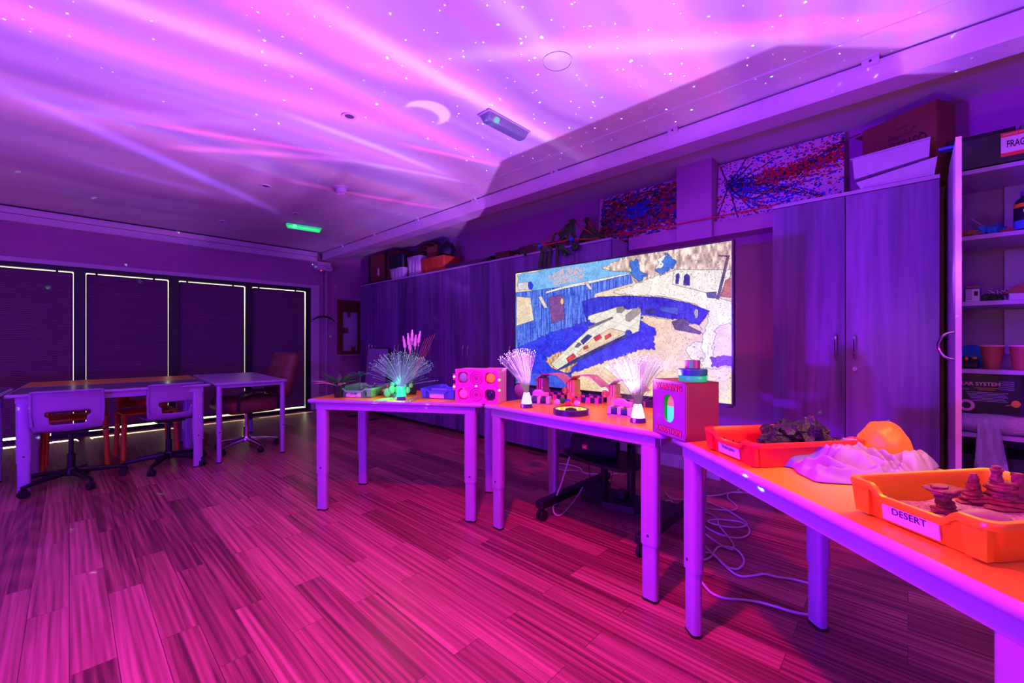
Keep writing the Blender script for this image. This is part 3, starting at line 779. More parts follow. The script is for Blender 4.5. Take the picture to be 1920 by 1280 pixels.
def star_base(t, n, R, zc, m, a0, cz=.45, hub=.025, armw=.030, chrome=False):
    b = nb(); cyl(b, (0, 0, .09), (0, 0, .24), hub, hub, 18); cyl(b, (0, 0, .24), (0, 0, cz), hub * .62, n=16); obj('gas_column', b, m if chrome else M['black'], t, 1)
    b = nb(); lathe(b, [(.001, .075), (.045, .075), (.05, .10), (.035, .135), (.001, .135)], 20); bs = obj('base_hub', b, m, t, 1)
    for k in range(n):
        a = a0 + k * 2 * PI / n; Q = Matrix.Rotation(a, 4, 'Z')
        b = nb(); loft(b, [[(.03, y, z) for y, z in rrect(armw * 1.5, .045, .01, 2, 0, .105)], [(R * .6, y, z) for y, z in rrect(armw * 1.15, .034, .008, 2, 0, .092)], [(R, y, z) for y, z in rrect(armw * .8, .022, .006, 2, 0, .074)]], Mx=Q)
        ar = obj('base_arm', b, m, t, 1)
        b = nb()
        for s_ in (-1, 1): cyl(b, (R - .012, s_ * .006, .026), (R - .012, s_ * .022, .026), .026, n=16)
        box(b, R - .03, R + .012, -.010, .010, .03, .062, .004); cyl(b, (R, 0, .05), (R, 0, .075), .006, n=8)
        bmesh.ops.transform(b, matrix=Q, verts=b.verts); obj('castor', b, M['blackr'], ar, 1)
def swivel(label, loc, rz, a0):
    t = thing('swivel_chair', label, 'chair', loc, rz, 'lilac swivel chairs at the slate table')
    pf = [(-.262, .755, .94), (-.252, .735, .97), (-.242, .70, 1.), (-.235, .65, 1.), (-.230, .60, 1.), (-.226, .565, 1.), (-.222, .535, 1.), (-.216, .505, .99), (-.205, .478, .98), (-.185, .455, .97), (-.15, .442, .96), (-.05, .436, .95), (.08, .438, .95), (.17, .445, .94), (.215, .43, .90)]
    solid(obj('seat_shell', shell_grid(pf, .192, (4, 7, .62)), M['purple_shell'], t, 1), .009, sub=1)
    b = nb()
    rim = [(x * .184, -.258 + .03 * x * x - .004, .755 - .003) for x in [k / 8 - 1 for k in range(17)]]
    tube(b, [(-.184, -.206, .50), (-.190, -.212, .64)] + rim + [(.190, -.212, .64), (.184, -.206, .50)], .009, 8); obj('shell_rim', b, M['purple_shell'], t, 1)
    b = nb(); box(b, -.10, .10, -.09, .11, .405, .43, .006); tube(b, [(.08, 0, .412), (.20, .0, .412), (.245, .01, .40)], .006, 8); obj('tilt_plate', b, M['black'], t)
    star_base(t, 5, .31, 0, M['black'], a0, .41)
    return t
swivel('left lilac swivel chair with its back to the viewer at the slate table', (.01, 4.775, 0), math.radians(-4), math.radians(222))
swivel('right lilac swivel chair with its back to the viewer at the slate table', (.615, 4.83, 0), math.radians(6), math.radians(235))
def school_chair(label, loc, rz):
    t = thing('school_chair', label, 'chair', loc, rz, 'orange chairs under the far table')
    pf = [(-.225, .70, .94), (-.215, .68, 1.), (-.205, .64, 1.), (-.20, .60, 1.), (-.195, .565, 1.), (-.19, .53, 1.), (-.18, .50, 1.), (-.165, .47, 1.)]
    solid(obj('backrest', shell_grid(pf, .20, (3, 5, .55), bow=.02), M['orange_p'], t, 1), .012)
    b = nb(); box(b, -.205, .205, -.185, .195, .432, .455, .010); obj('seat', b, M['orange_p'], t, 1)
    for sx_ in (-1, 1):
        for sy, yo in ((1, .17), (-1, -.175)):
            b = nb(); cyl(b, (sx_ * .185, yo, .435), (sx_ * .200, yo + sy * .02, .0), .021, .018, 14); obj('leg', b, M['orange_p'], t, 1)
    b = nb()
    for sx_ in (-1, 1): cyl(b, (sx_ * .178, -.172, .44), (sx_ * .182, -.205, .60), .013, n=10)
    obj('back_support', b, M['orange_p'], t, 1)
    return t
school_chair('left orange chair under the far side of the long table', (.045, 5.44, 0), math.radians(178))
school_chair('right orange chair under the far side of the long table', (.525, 5.44, 0), math.radians(184))
t = thing('office_chair', 'brown leather office chair on a chrome star base beside the narrow desk', 'chair', (1.27, 5.02, 0), math.radians(98))
def cushion(cx, cy, cz, wx, wy, wz, r, Mx=None, nz=6):
    b = nb(); rings = []
    for k in range(nz + 1):
        a = -PI / 2 + PI * k / nz; ins = r * (1 - math.cos(a)); z = cz + (wz / 2) * math.sin(a)
        rings.append([(x, y, z) for x, y in rrect(wx - 2 * ins, wy - 2 * ins, min(.06, (wx - 2 * ins) / 2.2, (wy - 2 * ins) / 2.2), 4, cx, cy)])
    loft(b, rings, Mx=Mx); return b
obj('seat', cushion(0, .0, .475, .52, .52, .15, .05), M['leather'], t, 1)
QB = Matrix.Translation((0, -.31, .56)) @ Matrix.Rotation(math.radians(14), 4, 'X') @ Matrix.Rotation(PI / 2, 4, 'X')
bk = obj('backrest', cushion(0, .20, 0, .44, .50, .13, .045, QB), M['leather'], t, 1)
b = nb()
for k in (-.10, .0, .10): tube(b, [QB @ Vector((k, .0 + .42 * q, -.064)) for q in (0, .5, 1)], .004, 6)
obj('back_seam', b, M['leather'], bk)
b = nb(); box(b, -.12, .12, -.12, .12, .385, .405, .004); tube(b, [(0, -.10, .39), (0, -.30, .42), (0, -.33, .60)], .016, 8); box(b, -.20, -.16, .02, .06, .33, .40, .006); obj('tilt_frame', b, M['black'], t)
for s_ in (-1, 1):
    b = nb(); tube(b, [(s_ * .265, -.20, .42), (s_ * .29, -.16, .60), (s_ * .29, .14, .62), (s_ * .268, .18, .44)], .014, 8, smooth=4); obj('armrest', b, M['black'], t, 1)
star_base(t, 5, .29, 0, M['chrome'], math.radians(40), .40, chrome=True, armw=.026)

# ================================================================== TRAYS
def tray(name, label, loc, rz, m, W_=.268, D_=.385, H_=.077, lab=None, rims=True, ink='dark_ink', group='shallow storage trays on the tables'):
    t = thing(name, label, 'tray', (*loc, TZ), rz, group)
    N = 15
    def ring(ins, z, dip, rr=.024, notch=0.):
        o = []
        for x, y in rrect(W_ - 2 * ins, D_ - 2 * ins, rr, 4, W_ / 2, D_ / 2): o.append([x, y])
        # resample sides
        pts = []
        n = len(o)
        for i in range(n):
            a, c = o[i], o[(i + 1) % n]; k = 28 if i % 5 == 4 else 1
            for j in range(k): pts.append((a[0] + (c[0] - a[0]) * j / k, a[1] + (c[1] - a[1]) * j / k))
        out = []
        for x, y in pts:
            zz = z
            if dip and (y < ins + .002 or y > D_ - ins - .002):
                u = abs(x - W_ / 2) / W_
                zz = z - dip * (1 - min(1, max(0, (u - .21) / .07)))
            if notch:   # stepped corners
                if abs(x - W_ / 2) > W_ / 2 - ins - .052: x = W_ / 2 + (x - W_ / 2) * (1 - notch / (W_ / 2)) if 1 else x
                if abs(y - D_ / 2) > D_ / 2 - ins - .052 and abs(y - D_/2) > D_ / 2 - ins - .001 and abs(x - W_ / 2) > W_ / 2 - ins - .06: y = D_ / 2 + (y - D_ / 2) * (1 - notch / (D_ / 2))
            out.append((x, y, zz))
        return out
    b = nb(); dp = H_ * .26
    th = .0025
    loft(b, [ring(.030, .004, 0), ring(.026, 0, 0), ring(.022, .002, 0), ring(.014, H_ * .62, 0), ring(.012, H_ - .014, dp), ring(.001, H_ - .014, dp), ring(0, H_ - .004, dp), ring(.002, H_, dp), ring(.012, H_, dp), ring(.0145, H_ - .004, dp), ring(.0175, H_ * .6, 0), ring(.026, .006, 0), ring(.034, .005, 0)])
    obj('tub', b, m, t, 1)
    for x in (.018, W_ - .048):
        for ya, yb, yc, yd in ((.010, .024, .004, .018), (D_ - .024, D_ - .010, D_ - .018, D_ - .004)):
            b = nb(); loft(b, [[(x, ya, .006), (x + .03, ya, .006), (x + .03, yb, .006), (x, yb, .006)], [(x - .004, yc, H_ - .013), (x + .034, yc, H_ - .013), (x + .034, yd, H_ - .013), (x - .004, yd, H_ - .013)]])
            obj('corner_rib', b, m, t)
    b = nb(); Q = Matrix.Translation((W_ * .47, .0135, H_ * .40)) @ Matrix.Rotation(math.radians(7), 4, 'X')
    box(b, -.052, .052, -.0022, .0022, -.023, .020, .001, Mx=Q); lb = obj('label_holder', b, M['label'], t)
    if lab: text('label_lettering', lab, .019, M['ink'], lb, Q @ Vector((0, -.0028, 0)), (PI / 2 + math.radians(7), 0, 0), .0003)
    return t
aY = math.radians(-128.4)
yt = tray('storage_tray', 'yellow-orange tray of sand and rock stacks nearest the viewer', (1.213, .105), aY, M['yellow'], .268, .40, .077, 'DESERT')
rt = tray('storage_tray', 'red tray of black rocks beside the warning box', (1.553, .535), aY, M['red'], .270, .385, .077, 'Volcano')
M['traygrey'] = mat('pale_green_plastic', (.16, .62, .22), .3)
pt_ = tray('storage_tray', 'pale green tray planted with ferns on the leftmost orange table', (1.236, 2.828), math.radians(-52.2), M['traygrey'], .274, .36, .066, 'plants')
bt = tray('storage_tray', 'bright blue tray between the green fibre lamp and the pink box', (1.604, 2.372), math.radians(-63.3), M['blue'], .265, .30, .068, None)
b = nb(); Qb = Matrix.Rotation(math.radians(-63.3), 4, 'Z')
box(b, -.06, .06, -.008, .008, 0, .05, .008, Mx=Qb)
M['blue_l'] = mat('light_blue_plastic', (.25, .35, .95), .4)
o = obj('plastic_scoop', b, M['blue_l'], None, 0, (1.74, 2.33, TZ + .009)); tag(o, 'light blue plastic block lying inside the blue tray', 'toy')
# sand and rocks
def in_tray(o_, lx, ly, z=0.): return Matrix.Translation((o_[0], o_[1], TZ)) @ Matrix.Rotation(aY, 4, 'Z') @ Vector((lx, ly, z))
M['sand'] = mat('coarse_sand', (.42, .22, .25), .95, var=.55, vs=160, bump=.6)
b = nb(); G = 34; vv = {}
for i in range(G + 1):
    for j in range(G + 1):
        x = .030 + (.268 - .060) * i / G; y = .030 + (.40 - .060) * j / G
        ed = 0 if 0 < i < G and 0 < j < G else -.012
        vv[i, j] = b.verts.new(in_tray((1.213, .105), x, y, .024 + ed * .5 + .005 * noise.noise(Vector((x * 22, y * 22, 3))) + .002 * noise.noise(Vector((x * 90, y * 90, 5)))))
for i in range(G):
    for j in range(G): b.faces.new((vv[i, j], vv[i + 1, j], vv[i + 1, j + 1], vv[i, j + 1]))
r = bmesh.ops.extrude_face_region(b, geom=b.faces[:]); bmesh.ops.translate(b, verts=[v for v in r['geom'] if isinstance(v, bmesh.types.BMVert)], vec=(0, 0, -.012))
tag(obj('sand', b, M['sand'], None, 1), 'layer of coarse sand filling the yellow-orange tray', 'sand', kind='stuff')
M['rust'] = mat('dark_red_slate', (.23, .045, .055), .75, var=.35, vs=60, bump=.5)
def slabs(name, label, loc, layers, group='slate rock stacks in the sand'):
    b = nb()
    rs = random.Random(hash(label) % 97 + len(label))
    rs = random.Random(len(label) * 3)
    z = 0
    for (w, h_, dx, dy) in layers:
        n = 11; ring0 = []; pts = []
        for k in range(n):
            a = 2 * PI * k / n; q = w / 2 * (1 + rs.uniform(-.22, .22)); pts.append((dx + q * math.cos(a), dy + q * .72 * math.sin(a)))
        z1 = z + h_
        tl = rs.uniform(-.06, .06)
        loft(b, [[(x, y, z + tl * x) for x, y in pts], [(x * 1.04, y * 1.04, (z + z1) / 2 + tl * x) for x, y in pts], [(dx + (x - dx) * .93, dy + (y - dy) * .93, z1 + tl * x) for x, y in pts]])
        z = z1 - .0006
    o = obj(name, b, M['rust'], None, 0, loc, (0, 0, math.radians(-45))); return tag(o, label, 'rock', group)
SZ = TZ + .024
slabs('rock_stack', 'mushroom-shaped slate stack at the front of the sand', (1.252, -.055, SZ), [(.052, .006, 0, 0), (.046, .006, 0, 0), (.036, .007, 0, 0), (.030, .008, .001, 0), (.028, .008, 0, 0), (.034, .006, 0, 0), (.044, .006, 0, 0), (.056, .006, -.002, 0), (.068, .004, -.004, 0), (.034, .004, -.01, 0)])
slabs('rock_stack', 'slim pointed slate spire in the sand behind the mushroom stack', (1.375, -.105, SZ), [(.062, .005, 0, 0), (.054, .006, 0, 0), (.044, .007, 0, 0), (.036, .007, 0, 0), (.032, .007, 0, 0), (.028, .008, 0, 0), (.026, .007, 0, 0), (.022, .007, 0, 0), (.019, .006, 0, 0), (.016, .006, 0, 0), (.013, .004, 0, 0)])
slabs('rock_stack', 'broad twin-topped slate tower at the right edge of the sand', (1.392, -.150, SZ), [(.10, .006, 0, 0), (.086, .007, .004, 0), (.07, .008, 0, 0), (.062, .008, 0, 0), (.056, .008, 0, 0), (.060, .007, 0, 0), (.052, .007, -.002, 0), (.05, .006, 0, 0), (.022, .008, -.014, 0), (.020, .009, -.014, 0), (.018, .009, -.014, 0), (.024, .005, -.014, 0), (.016, .005, -.014, 0)])
slabs('rock_stack', 'right-hand slate pillar leaning against the twin-topped tower', (1.404, -.172, SZ), [(.05, .010, 0, 0), (.04, .012, 0, 0), (.034, .012, 0, 0), (.030, .012, 0, 0), (.026, .012, 0, 0), (.024, .010, 0, 0), (.022, .008, 0, 0)])
M['stone'] = mat('smooth_brown_stone', (.30, .13, .15), .6, var=.2, vs=20, bump=.1)
b = nb(); ico(b, (0, 0, 0), 1, 3, (.047, .028, .022), .12, 1.2, 4); tag(obj('stone', b, M['stone'], None, 1, (1.196, -.108, SZ + .014), (0, .1, math.radians(-62))), 'smooth egg-shaped stone lying in front on the sand', 'stone')
b = nb(); ico(b, (0, 0, 0), 1, 2, (.016, .012, .009), .5, 2, 6); tag(obj('stone', b, M['rust'], None, 1, (1.252, .035, SZ + .004)), 'small dark pebble at the left end of the sand', 'stone')
M['obs'] = mat('black_lava_rock', (.018, .010, .024), .28, var=.5, vs=30, bump=.8)
rk = [(.14, .17, .008, .060, .040, 0, 'low black rock at the front left of the red tray'), (.10, .21, .008, .055, .05, 1, 'sloping black rock at the left of the red tray heap'), (.14, .235, .035, .052, .045, 2, 'black rock leaning at the middle of the red tray heap'), (.09, .25, .05, .032, .035, 3, 'topmost small black rock of the red tray heap'), (.16, .28, .02, .060, .06, 4, 'largest black rock at the right of the red tray heap'), (.15, .29, .06, .042, .03, 5, 'flat-topped black rock on the large rock in the red tray'), (.20, .26, .008, .05, .035, 6, 'black rock at the near side of the red tray heap'), (.19, .32, .012, .05, .035, 7, 'black rock at the right end of the red tray'), (.08, .31, .01, .05, .04, 8, 'black rock against the far side of the red tray')]
for lx, ly, z, w, h_, sd, lb in rk:
    b = nb(); vs = ico(b, (0, 0, 0), 1, 3, (w, w * .85, h_), .55, 2.1, sd)
    for v in b.verts: v.co.z = round(v.co.z / .011) * .011 * .75 + v.co.z * .25; v.co.x += .002 * noise.noise(v.co * 80)
    o = obj('lava_rock', b, M['obs'], None, 0, in_tray((1.553, .535), lx, ly, z + h_ * .72), (0, 0, sd)); tag(o, lb, 'rock', 'black rocks heaped in the red tray')
M['dgreen'] = mat('dark_leaf', (.02, .06, .02), .6)
def leaf(b, base, az, L, wd, lift, droop, n=7, fold=.25):
    base = Vector(base); dr = Vector((math.cos(az), math.sin(az), 0)); sd_ = Vector((-dr.y, dr.x, 0)); rows = []
    for i in range(n + 1):
        s_ = i / n; c = base + dr * (L * s_ * math.cos(lift * (1 - s_ * .3))) + Vector((0, 0, L * (math.sin(lift) * s_ - droop * s_ * s_)))
        w = wd * math.sin(PI * min(1, s_ * .93 + .05)) ** .8 * (1 - .35 * s_)
        rows.append([b.verts.new(c - sd_ * w + Vector((0, 0, w * fold))), b.verts.new(c), b.verts.new(c + sd_ * w + Vector((0, 0, w * fold)))])
    for a, c in zip(rows, rows[1:]):
        for j in (0, 1): b.faces.new((a[j], a[j + 1], c[j + 1], c[j]))
for lx, ly, lb in ((.065, .06, 'small dark plastic fern at the left corner of the red tray'), (.11, .075, 'small dark plastic fern in front of the black rocks')):
    b = nb(); rs = random.Random(int(lx * 1000))
    p = in_tray((1.553, .535), lx, ly, .006)
    for k in range(16): leaf(b, (0, 0, 0), rs.uniform(0, 6.28), rs.uniform(.025, .05), .006, rs.uniform(.9, 1.5), .1, 5)
    o = obj('plastic_fern', b, M['dgreen'], None, 0, p); solid(o, .001); tag(o, lb, 'plant', 'ferns in the red tray')

# ------------------------------------------------------------------ draped cloth and glowing dome
M['cloth'] = mat('pale_lilac_cloth', (.32, .22, .44), .75, var=.05, vs=6)
b = nb(); NR, NA = 46, 170; cx, cy = 1.600, .125; rows = []
ud, vd = Vector((.745, -.668)), Vector((-.668, -.745))
for i in range(NR + 1):
    row = []
    for k in range(NA):
        a = 2 * PI * k / NA; s_ = i / NR
        ru = .215 * (1 + .13 * math.sin(3 * a + 1) + .10 * math.sin(5 * a + 2.2) + .05 * math.sin(9 * a)); rv = .150 * (1 + .10 * math.sin(3 * a + 1) + .08 * math.sin(5 * a))
        q = ud * (ru * s_ * math.cos(a)) + vd * (rv * s_ * math.sin(a)); p = Vector((cx + q.x, cy + q.y, 0))
        # stay clear of the trays on both sides
        uu = p.dot(Vector((.35, .94, 0))); ww = p.dot(Vector((.94, -.35, 0))); wp = noise.noise(p * 6) * .9
        pf_ = Vector((uu * 9 + wp, ww * 24 + wp * 2.2, 0)); n1 = noise.noise(p * 8 + Vector((0, 0, 2))); n2 = 1 - abs(noise.noise(Vector((ww * 14 + wp, uu * 30 - wp * 2, 7)))) * 2.6; n3 = 1 - abs(noise.noise(pf_)) * 2.8
        h_ = max(0, .022 + .028 * max(-.6, n3) + .010 * max(-.6, n2) + .016 * n1) * (1 - s_ ** 6) + .004 * (1 - s_)
        dd_ = (p - Vector((1.735, .055, 0))).length; h_ += .018 * math.exp(-((dd_ - .095) / .035) ** 2)
        if dd_ < .07: h_ = min(h_, .020 + .2 * dd_)
        row.append(b.verts.new((p.x, p.y, TZ + .0025 + max(.0, h_))))
        if i == 0: row = row * NA; break
    rows.append(row)
for i in range(1, NR):
    for k in range(NA): b.faces.new((rows[i][k], rows[i][(k + 1) % NA], rows[i + 1][(k + 1) % NA], rows[i + 1][k]))
for k in range(NA): b.faces.new((rows[0][0], rows[1][k], rows[1][(k + 1) % NA]))
o = obj('crumpled_cloth', b, M['cloth'], None, 1); solid(o, .003, sub=1); tag(o, 'crumpled pale lilac cloth bunched under the glowing orange dome', 'cloth')
M['salt'] = mat('glowing_salt_rock', (.35, .05, .01), .45, var=.2, vs=9, bump=.5, emit=(1.0, .095, .008), es=1.0)
t = thing('salt_lamp', 'rough glowing orange dome lamp sitting in the crumpled cloth', 'lamp', (1.735, .055, TZ + .022))
b = nb(); ico(b, (0, 0, .025), 1, 4, (.067, .067, .086), .10, 2.4, 9)
for v in b.verts:
    if v.co.z < 0: v.co.z *= .1
obj('rock_shade', b, M['salt'], t, 1)
b = nb(); lathe(b, [(.001, -.012), (.05, -.012), (.05, 0), (.001, 0)], 20); obj('wooden_base', b, M['card'], t)
point('salt_lamp_light', (1.58, -.06, 1.12), 8.5, (1, .50, .0), .08)

# ------------------------------------------------------------------ warning box with green canister
wa = math.atan2(.608 - .785, 1.597 - 1.702)
t = thing('warning_box', 'purple box painted WARNING RADIATION with a green pill window', 'box', (1.702, .785, TZ), wa)
BW, BD, BH = .206, .150, .224
M['boxw'] = mat('dull_crimson_board', (.26, .02, .07), .55, var=.08)
M['boxf'] = mat('mauve_painted_front', (.34, .05, .40), .55, var=.06)
b = nb(); box(b, .0, .004, .0, BD, 0, BH); box(b, BW - .004, BW, .004, BD, 0, BH); box(b, .004, BW - .004, BD - .004, BD, 0, BH); box(b, .004, BW - .004, .004, BD - .004, 0, .004); box(b, 0, BW, 0, BD, BH - .004, BH)
obj('box_walls', b, M['boxw'], t)
# front with a stadium hole
b = nb(); nst = 32; hx, hz, hr, hh = .103, .112, .034, .022
inner = []
for k in range(nst):
    a = 2 * PI * k / nst; x = hr * math.cos(a); z = hr * math.sin(a) + (hh if math.sin(a) >= 0 else -hh); inner.append((hx + x, hz + z))
outer = []
for (x, z) in inner:
    dx, dz_ = x - BW / 2, z - BH / 2; k = min((BW / 2) / max(abs(dx), 1e-6), (BH / 2) / max(abs(dz_), 1e-6)); outer.append((BW / 2 + dx * k, BH / 2 + dz_ * k))
for y0 in (-.001, .004):
    pass
A_ = [b.verts.new((x, -.001, z)) for x, z in inner]; B_ = [b.verts.new((x, -.001, z)) for x, z in outer]; C_ = [b.verts.new((x, .004, z)) for x, z in inner]; D2 = [b.verts.new((x, .004, z)) for x, z in outer]
for k in range(nst):
    j = (k + 1) % nst
    b.faces.new((A_[k], A_[j], B_[j], B_[k])); b.faces.new((C_[j], C_[k], D2[k], D2[j])); b.faces.new((A_[j], A_[k], C_[k], C_[j])); b.faces.new((B_[k], B_[j], D2[j], D2[k]))
fp = obj('front_panel', b, M['boxf'], t)
b = nb()
for (x, z) in ((0, 0), (BW, 0), (0, BH), (BW, BH)):
    for (qx, qz) in ((BW, z), (x, BH)):
        pass
box(b, 0, BW, -.0018, -.0008, 0, .003); box(b, 0, BW, -.0018, -.0008, BH - .003, BH); box(b, BW - .003, BW, -.0018, -.0008, 0, BH); box(b, 0, .003, -.0018, -.0008, 0, BH); obj('edge_tape', b, M['boxw'], fp)
M['letter'] = mat('salmon_lettering', (.95, .22, .16), .6)
for s_, z, sz, k in (('WARNING', BH - .026, .034, 1.0), ('RADIATION', .024, .031, .95)):
    text('lettering_outline', s_, sz, M['ink'], fp, (BW / 2, -.0012, z), ext=.0004, sx_=k, off=.0022)
    text('lettering', s_, sz, M['letter'], fp, (BW / 2, -.0022, z), ext=.0005, sx_=k)
M['glowg'] = mat('glowing_green_lining', (.03, .5, .10), .5, emit=(.01, .8, .06), es=.18)
b = nb(); box(b, .010, BW - .010, BD - .010, BD - .005, .01, BH - .01); box(b, .006, .010, .02, BD - .01, .01, BH - .01); obj('green_lining', b, M['glowg'], t)
b = nb(); lathe(b, [(.001, 0), (.032, 0), (.032, .105), (.001, .105)], 24, (.085, .046, .012)); obj('canister', b, mat('glowing_teal_canister', (.1, .8, .6), .4, emit=(.01, .85, .42), es=.9), t, 1)
b = nb(); ico(b, (.085, .046, .128), 1, 3, (.031, .031, .042)); obj('capsule_top', b, mat('tan_capsule', (.85, .40, .18), .5, emit=(.6, .20, .07), es=.7), t, 1)
pc = Matrix.Translation((1.702, .785, TZ)) @ Matrix.Rotation(wa, 4, 'Z') @ Vector((.150, .075, BH))
t = thing('canister', 'squat green canister with a dark lid and cup on the warning box', 'container', tuple(pc))
b = nb(); lathe(b, [(.001, 0), (.050, 0), (.052, .004), (.052, .020), (.049, .024), (.001, .024)], 32); obj('body', b, mat('bright_green_plastic', (.02, .85, .25), .3, emit=(.01, 1, .22), es=.25), t, 1)
b = nb(); lathe(b, [(.001, .024), (.053, .024), (.054, .028), (.054, .046), (.051, .049), (.001, .049)], 32); obj('lid', b, mat('dark_teal_lid', (.02, .22, .25), .35), t, 1)
t = thing('small_cup', 'small dark cup with a green glow on top of the green canister', 'cup', (pc.x, pc.y, pc.z + .0495))
b = nb(); lathe(b, [(.001, 0), (.026, 0), (.028, .002), (.028, .032), (.025, .032), (.024, .004), (.001, .004)], 24); obj('cup_body', b, mat('plum_plastic', (.32, .07, .22), .35), t, 1)
b = nb(); box(b, -.028, -.020, -.012, .004, .003, .030, .001); obj('green_panel', b, M['glowg'], t)

# ------------------------------------------------------------------ fibre optic lamps
def fibre_lamp(label, loc, rz, basecol, basees, fibcol, fibes, lean=(0, 0), n=190, R=.17, Hh=.235, up=.55, seed=1, glow=None, avoid=None):
    t = thing('fibre_optic_lamp', label, 'lamp', (*loc, TZ), rz, 'fibre optic lamps on the tables')
    b = nb(); lathe(b, [(.001, 0), (.036, 0), (.037, .004), (.033, .022), (.001, .022)], 28); obj('base', b, mat('dark_blue_base', (.06, .04, .22), .25), t, 1)
    b = nb(); lathe(b, [(.001, .022), (.032, .022), (.024, .060), (.018, .082), (.016, .086), (.001, .086)], 28)
    obj('glowing_cone', b, mat('glowing_cone', tuple(.25 * q for q in basecol), .3, emit=basecol, es=basees, var=0), t, 1)
    b = nb()
    for k in range(3): box(b, -.006, .006, -.0375, -.033, .003, .020, Mx=Matrix.Rotation(k * 2.1 + .5, 4, 'Z'))
    obj('base_vent', b, M['label'], t)
    rs = random.Random(seed); b = nb(); tips = nb()
    for k in range(n):
        a = rs.uniform(0, 2 * PI); q = rs.random() ** up; r0 = .012 * q
        L = Hh * rs.uniform(.86, 1.04); sp = q * R * rs.uniform(.85, 1.1)
        if avoid is not None and math.cos(a - avoid) > .35: sp *= .5
        ex, ey = math.cos(a) * sp + lean[0] * L, math.sin(a) * sp + lean[1] * L
        hz_ = math.sqrt(max(.0016, L * L - (ex * ex + ey * ey)))
        pts = []
        for i in range(7):
            s_ = i / 6; pts.append((r0 * math.cos(a) + ex * s_ ** 1.22, r0 * math.sin(a) + ey * s_ ** 1.22, .084 + hz_ * (s_ * 1.2 - .20 * s_ * s_)))
        tube(b, pts, .00045, 3)
        cyl(tips, pts[-1], Vector(pts[-1]) + (Vector(pts[-1]) - Vector(pts[-2])).normalized() * .002, .0013, n=4)
    f = obj('fibres', b, mat('optic_fibre', (.10, .065, .115), .4, emit=fibcol, es=fibes * .7, var=0), t); f['kind'] = 'stuff'
    f = obj('fibre_tips', tips, mat('fibre_tip', (.8, .8, .8), .3, emit=basecol, es=max(1.0, basees), var=0), t); f['kind'] = 'stuff'
    if glow: point('fibre_lamp_glow', (loc[0] + glow[0], loc[1] + glow[1], TZ + .10), glow[2], glow[3], .02)
    return t
fibre_lamp('green-glowing fibre optic lamp on the leftmost orange table', (1.49, 2.405), 0, (.04, 1.0, .50), 1.0, (.30, .42, 1.0), .75, n=230, up=.45, seed=3, R=.205, glow=(-.04, .02, 1.1, (.02, 1, .35)))
fibre_lamp('white fibre optic lamp leaning left beside the pink light box', (1.815, 1.60), 0, (.75, .80, 1.0), .95, (.80, .55, .62), .36, lean=(-.10, .22), n=210, up=.8, R=.10, seed=5, Hh=.25, glow=(-.06, -.01, .03, (.8, .6, 1)))
fibre_lamp('white-hot pink fibre optic lamp in front of the warning box', (1.842, .925), 0, (1.0, .72, 1.0), 1.3, (.85, .38, .75), .30, n=210, up=.6, R=.20, seed=8, avoid=math.radians(-112), glow=(-.07, -.01, .02, (1, .35, .8)))

# ------------------------------------------------------------------ pink light box
ba = math.atan2(1.798 - 2.055, 1.779 - 1.658)
t = thing('light_box', 'pink control box with four domed lights and round dials', 'box', (1.658, 2.055, TZ), ba)
PW, PD, PH = .284, .155, .208
M['pink'] = mat('hot_pink_board', (1.0, .08, .62), .5, var=.04, emit=(1.0, .01, .42), es=.05); M['pinkd'] = mat('deep_pink_ridge', (.55, .02, .30), .5)
M['pink2'] = mat('pale_pink_board', (.95, .42, .68), .55)
b = nb(); box(b, 0, PW, .006, PD, 0, .005); box(b, 0, PW, PD - .005, PD, 0, PH); box(b, 0, .005, .006, PD, 0, PH); box(b, PW - .005, PW, .006, PD, 0, PH); box(b, 0, PW, .006, PD, PH - .005, PH); box(b, .005, PW - .005, .03, .034, .005, PH - .005)
obj('box_shell', b, M['pink2'], t)
b = nb()
cxs = (.052, .233); czs = (.055, .158); hw = .034
xsb = [0, cxs[0] - hw, cxs[0] + hw, cxs[1] - hw, cxs[1] + hw, PW]; zsb = [0, czs[0] - hw, czs[0] + hw, czs[1] - hw, czs[1] + hw, PH]
for i in range(5):
    for j in range(5):
        if i in (1, 3) and j in (1, 3): continue
        box(b, xsb[i], xsb[i + 1], -.002, .006, zsb[j], zsb[j + 1])
for x in cxs:
    for z in czs:
        for sx_, sz_ in ((1, 1), (-1, 1), (1, -1), (-1, -1)):
            loft(b, [[(x + sx_ * hw, y, z + sz_ * hw), (x + sx_ * (hw - .014), y, z + sz_ * hw), (x + sx_ * hw, y, z + sz_ * (hw - .014))] for y in (-.002, .006)])
obj('front_panel', b, M['pink'], t)
for (x, z, nm, col, e_) in ((cxs[0], czs[1], 'purple', (.35, .16, .55), .25), (cxs[1], czs[1], 'orange', (1, .16, .05), .75), (cxs[0], czs[0], 'pink', (1, .05, .45), .75), (cxs[1], czs[0], 'dark', (.02, .01, .10), .1)):
    b = nb(); ico(b, (x, .010, z), 1, 3, (.028, .016, .028)); o = obj('domed_light', b, mat(nm + '_dome', col, .2, emit=col, es=e_, var=0), t, 1); o['label'] = nm + ' domed light'
for z in (.155, .055):
    b = nb()
    for r in (.040, .026, .012): tube(b, [(.1425 + r * math.cos(k * PI / 16), -.003, z + r * math.sin(k * PI / 16)) for k in range(32)], .0022, 6, closed=True)
    cyl(b, (.1425, -.001, z), (.1425, -.007, z), .006, n=14); obj('dial', b, M['pinkd'], t, 1)
b = nb(); cyl(b, (.1425, -.001, .106), (.1425, -.006, .106), .006, n=12); obj('status_lamp', b, mat('white_green_lamp', (.6, 1, .8), .3, emit=(.4, 1, .7), es=.9), t)
M['bulb'] = mat('warm_glowing_bulb', (1, .4, .2), .3, emit=(1, .35, .12), es=2.4)
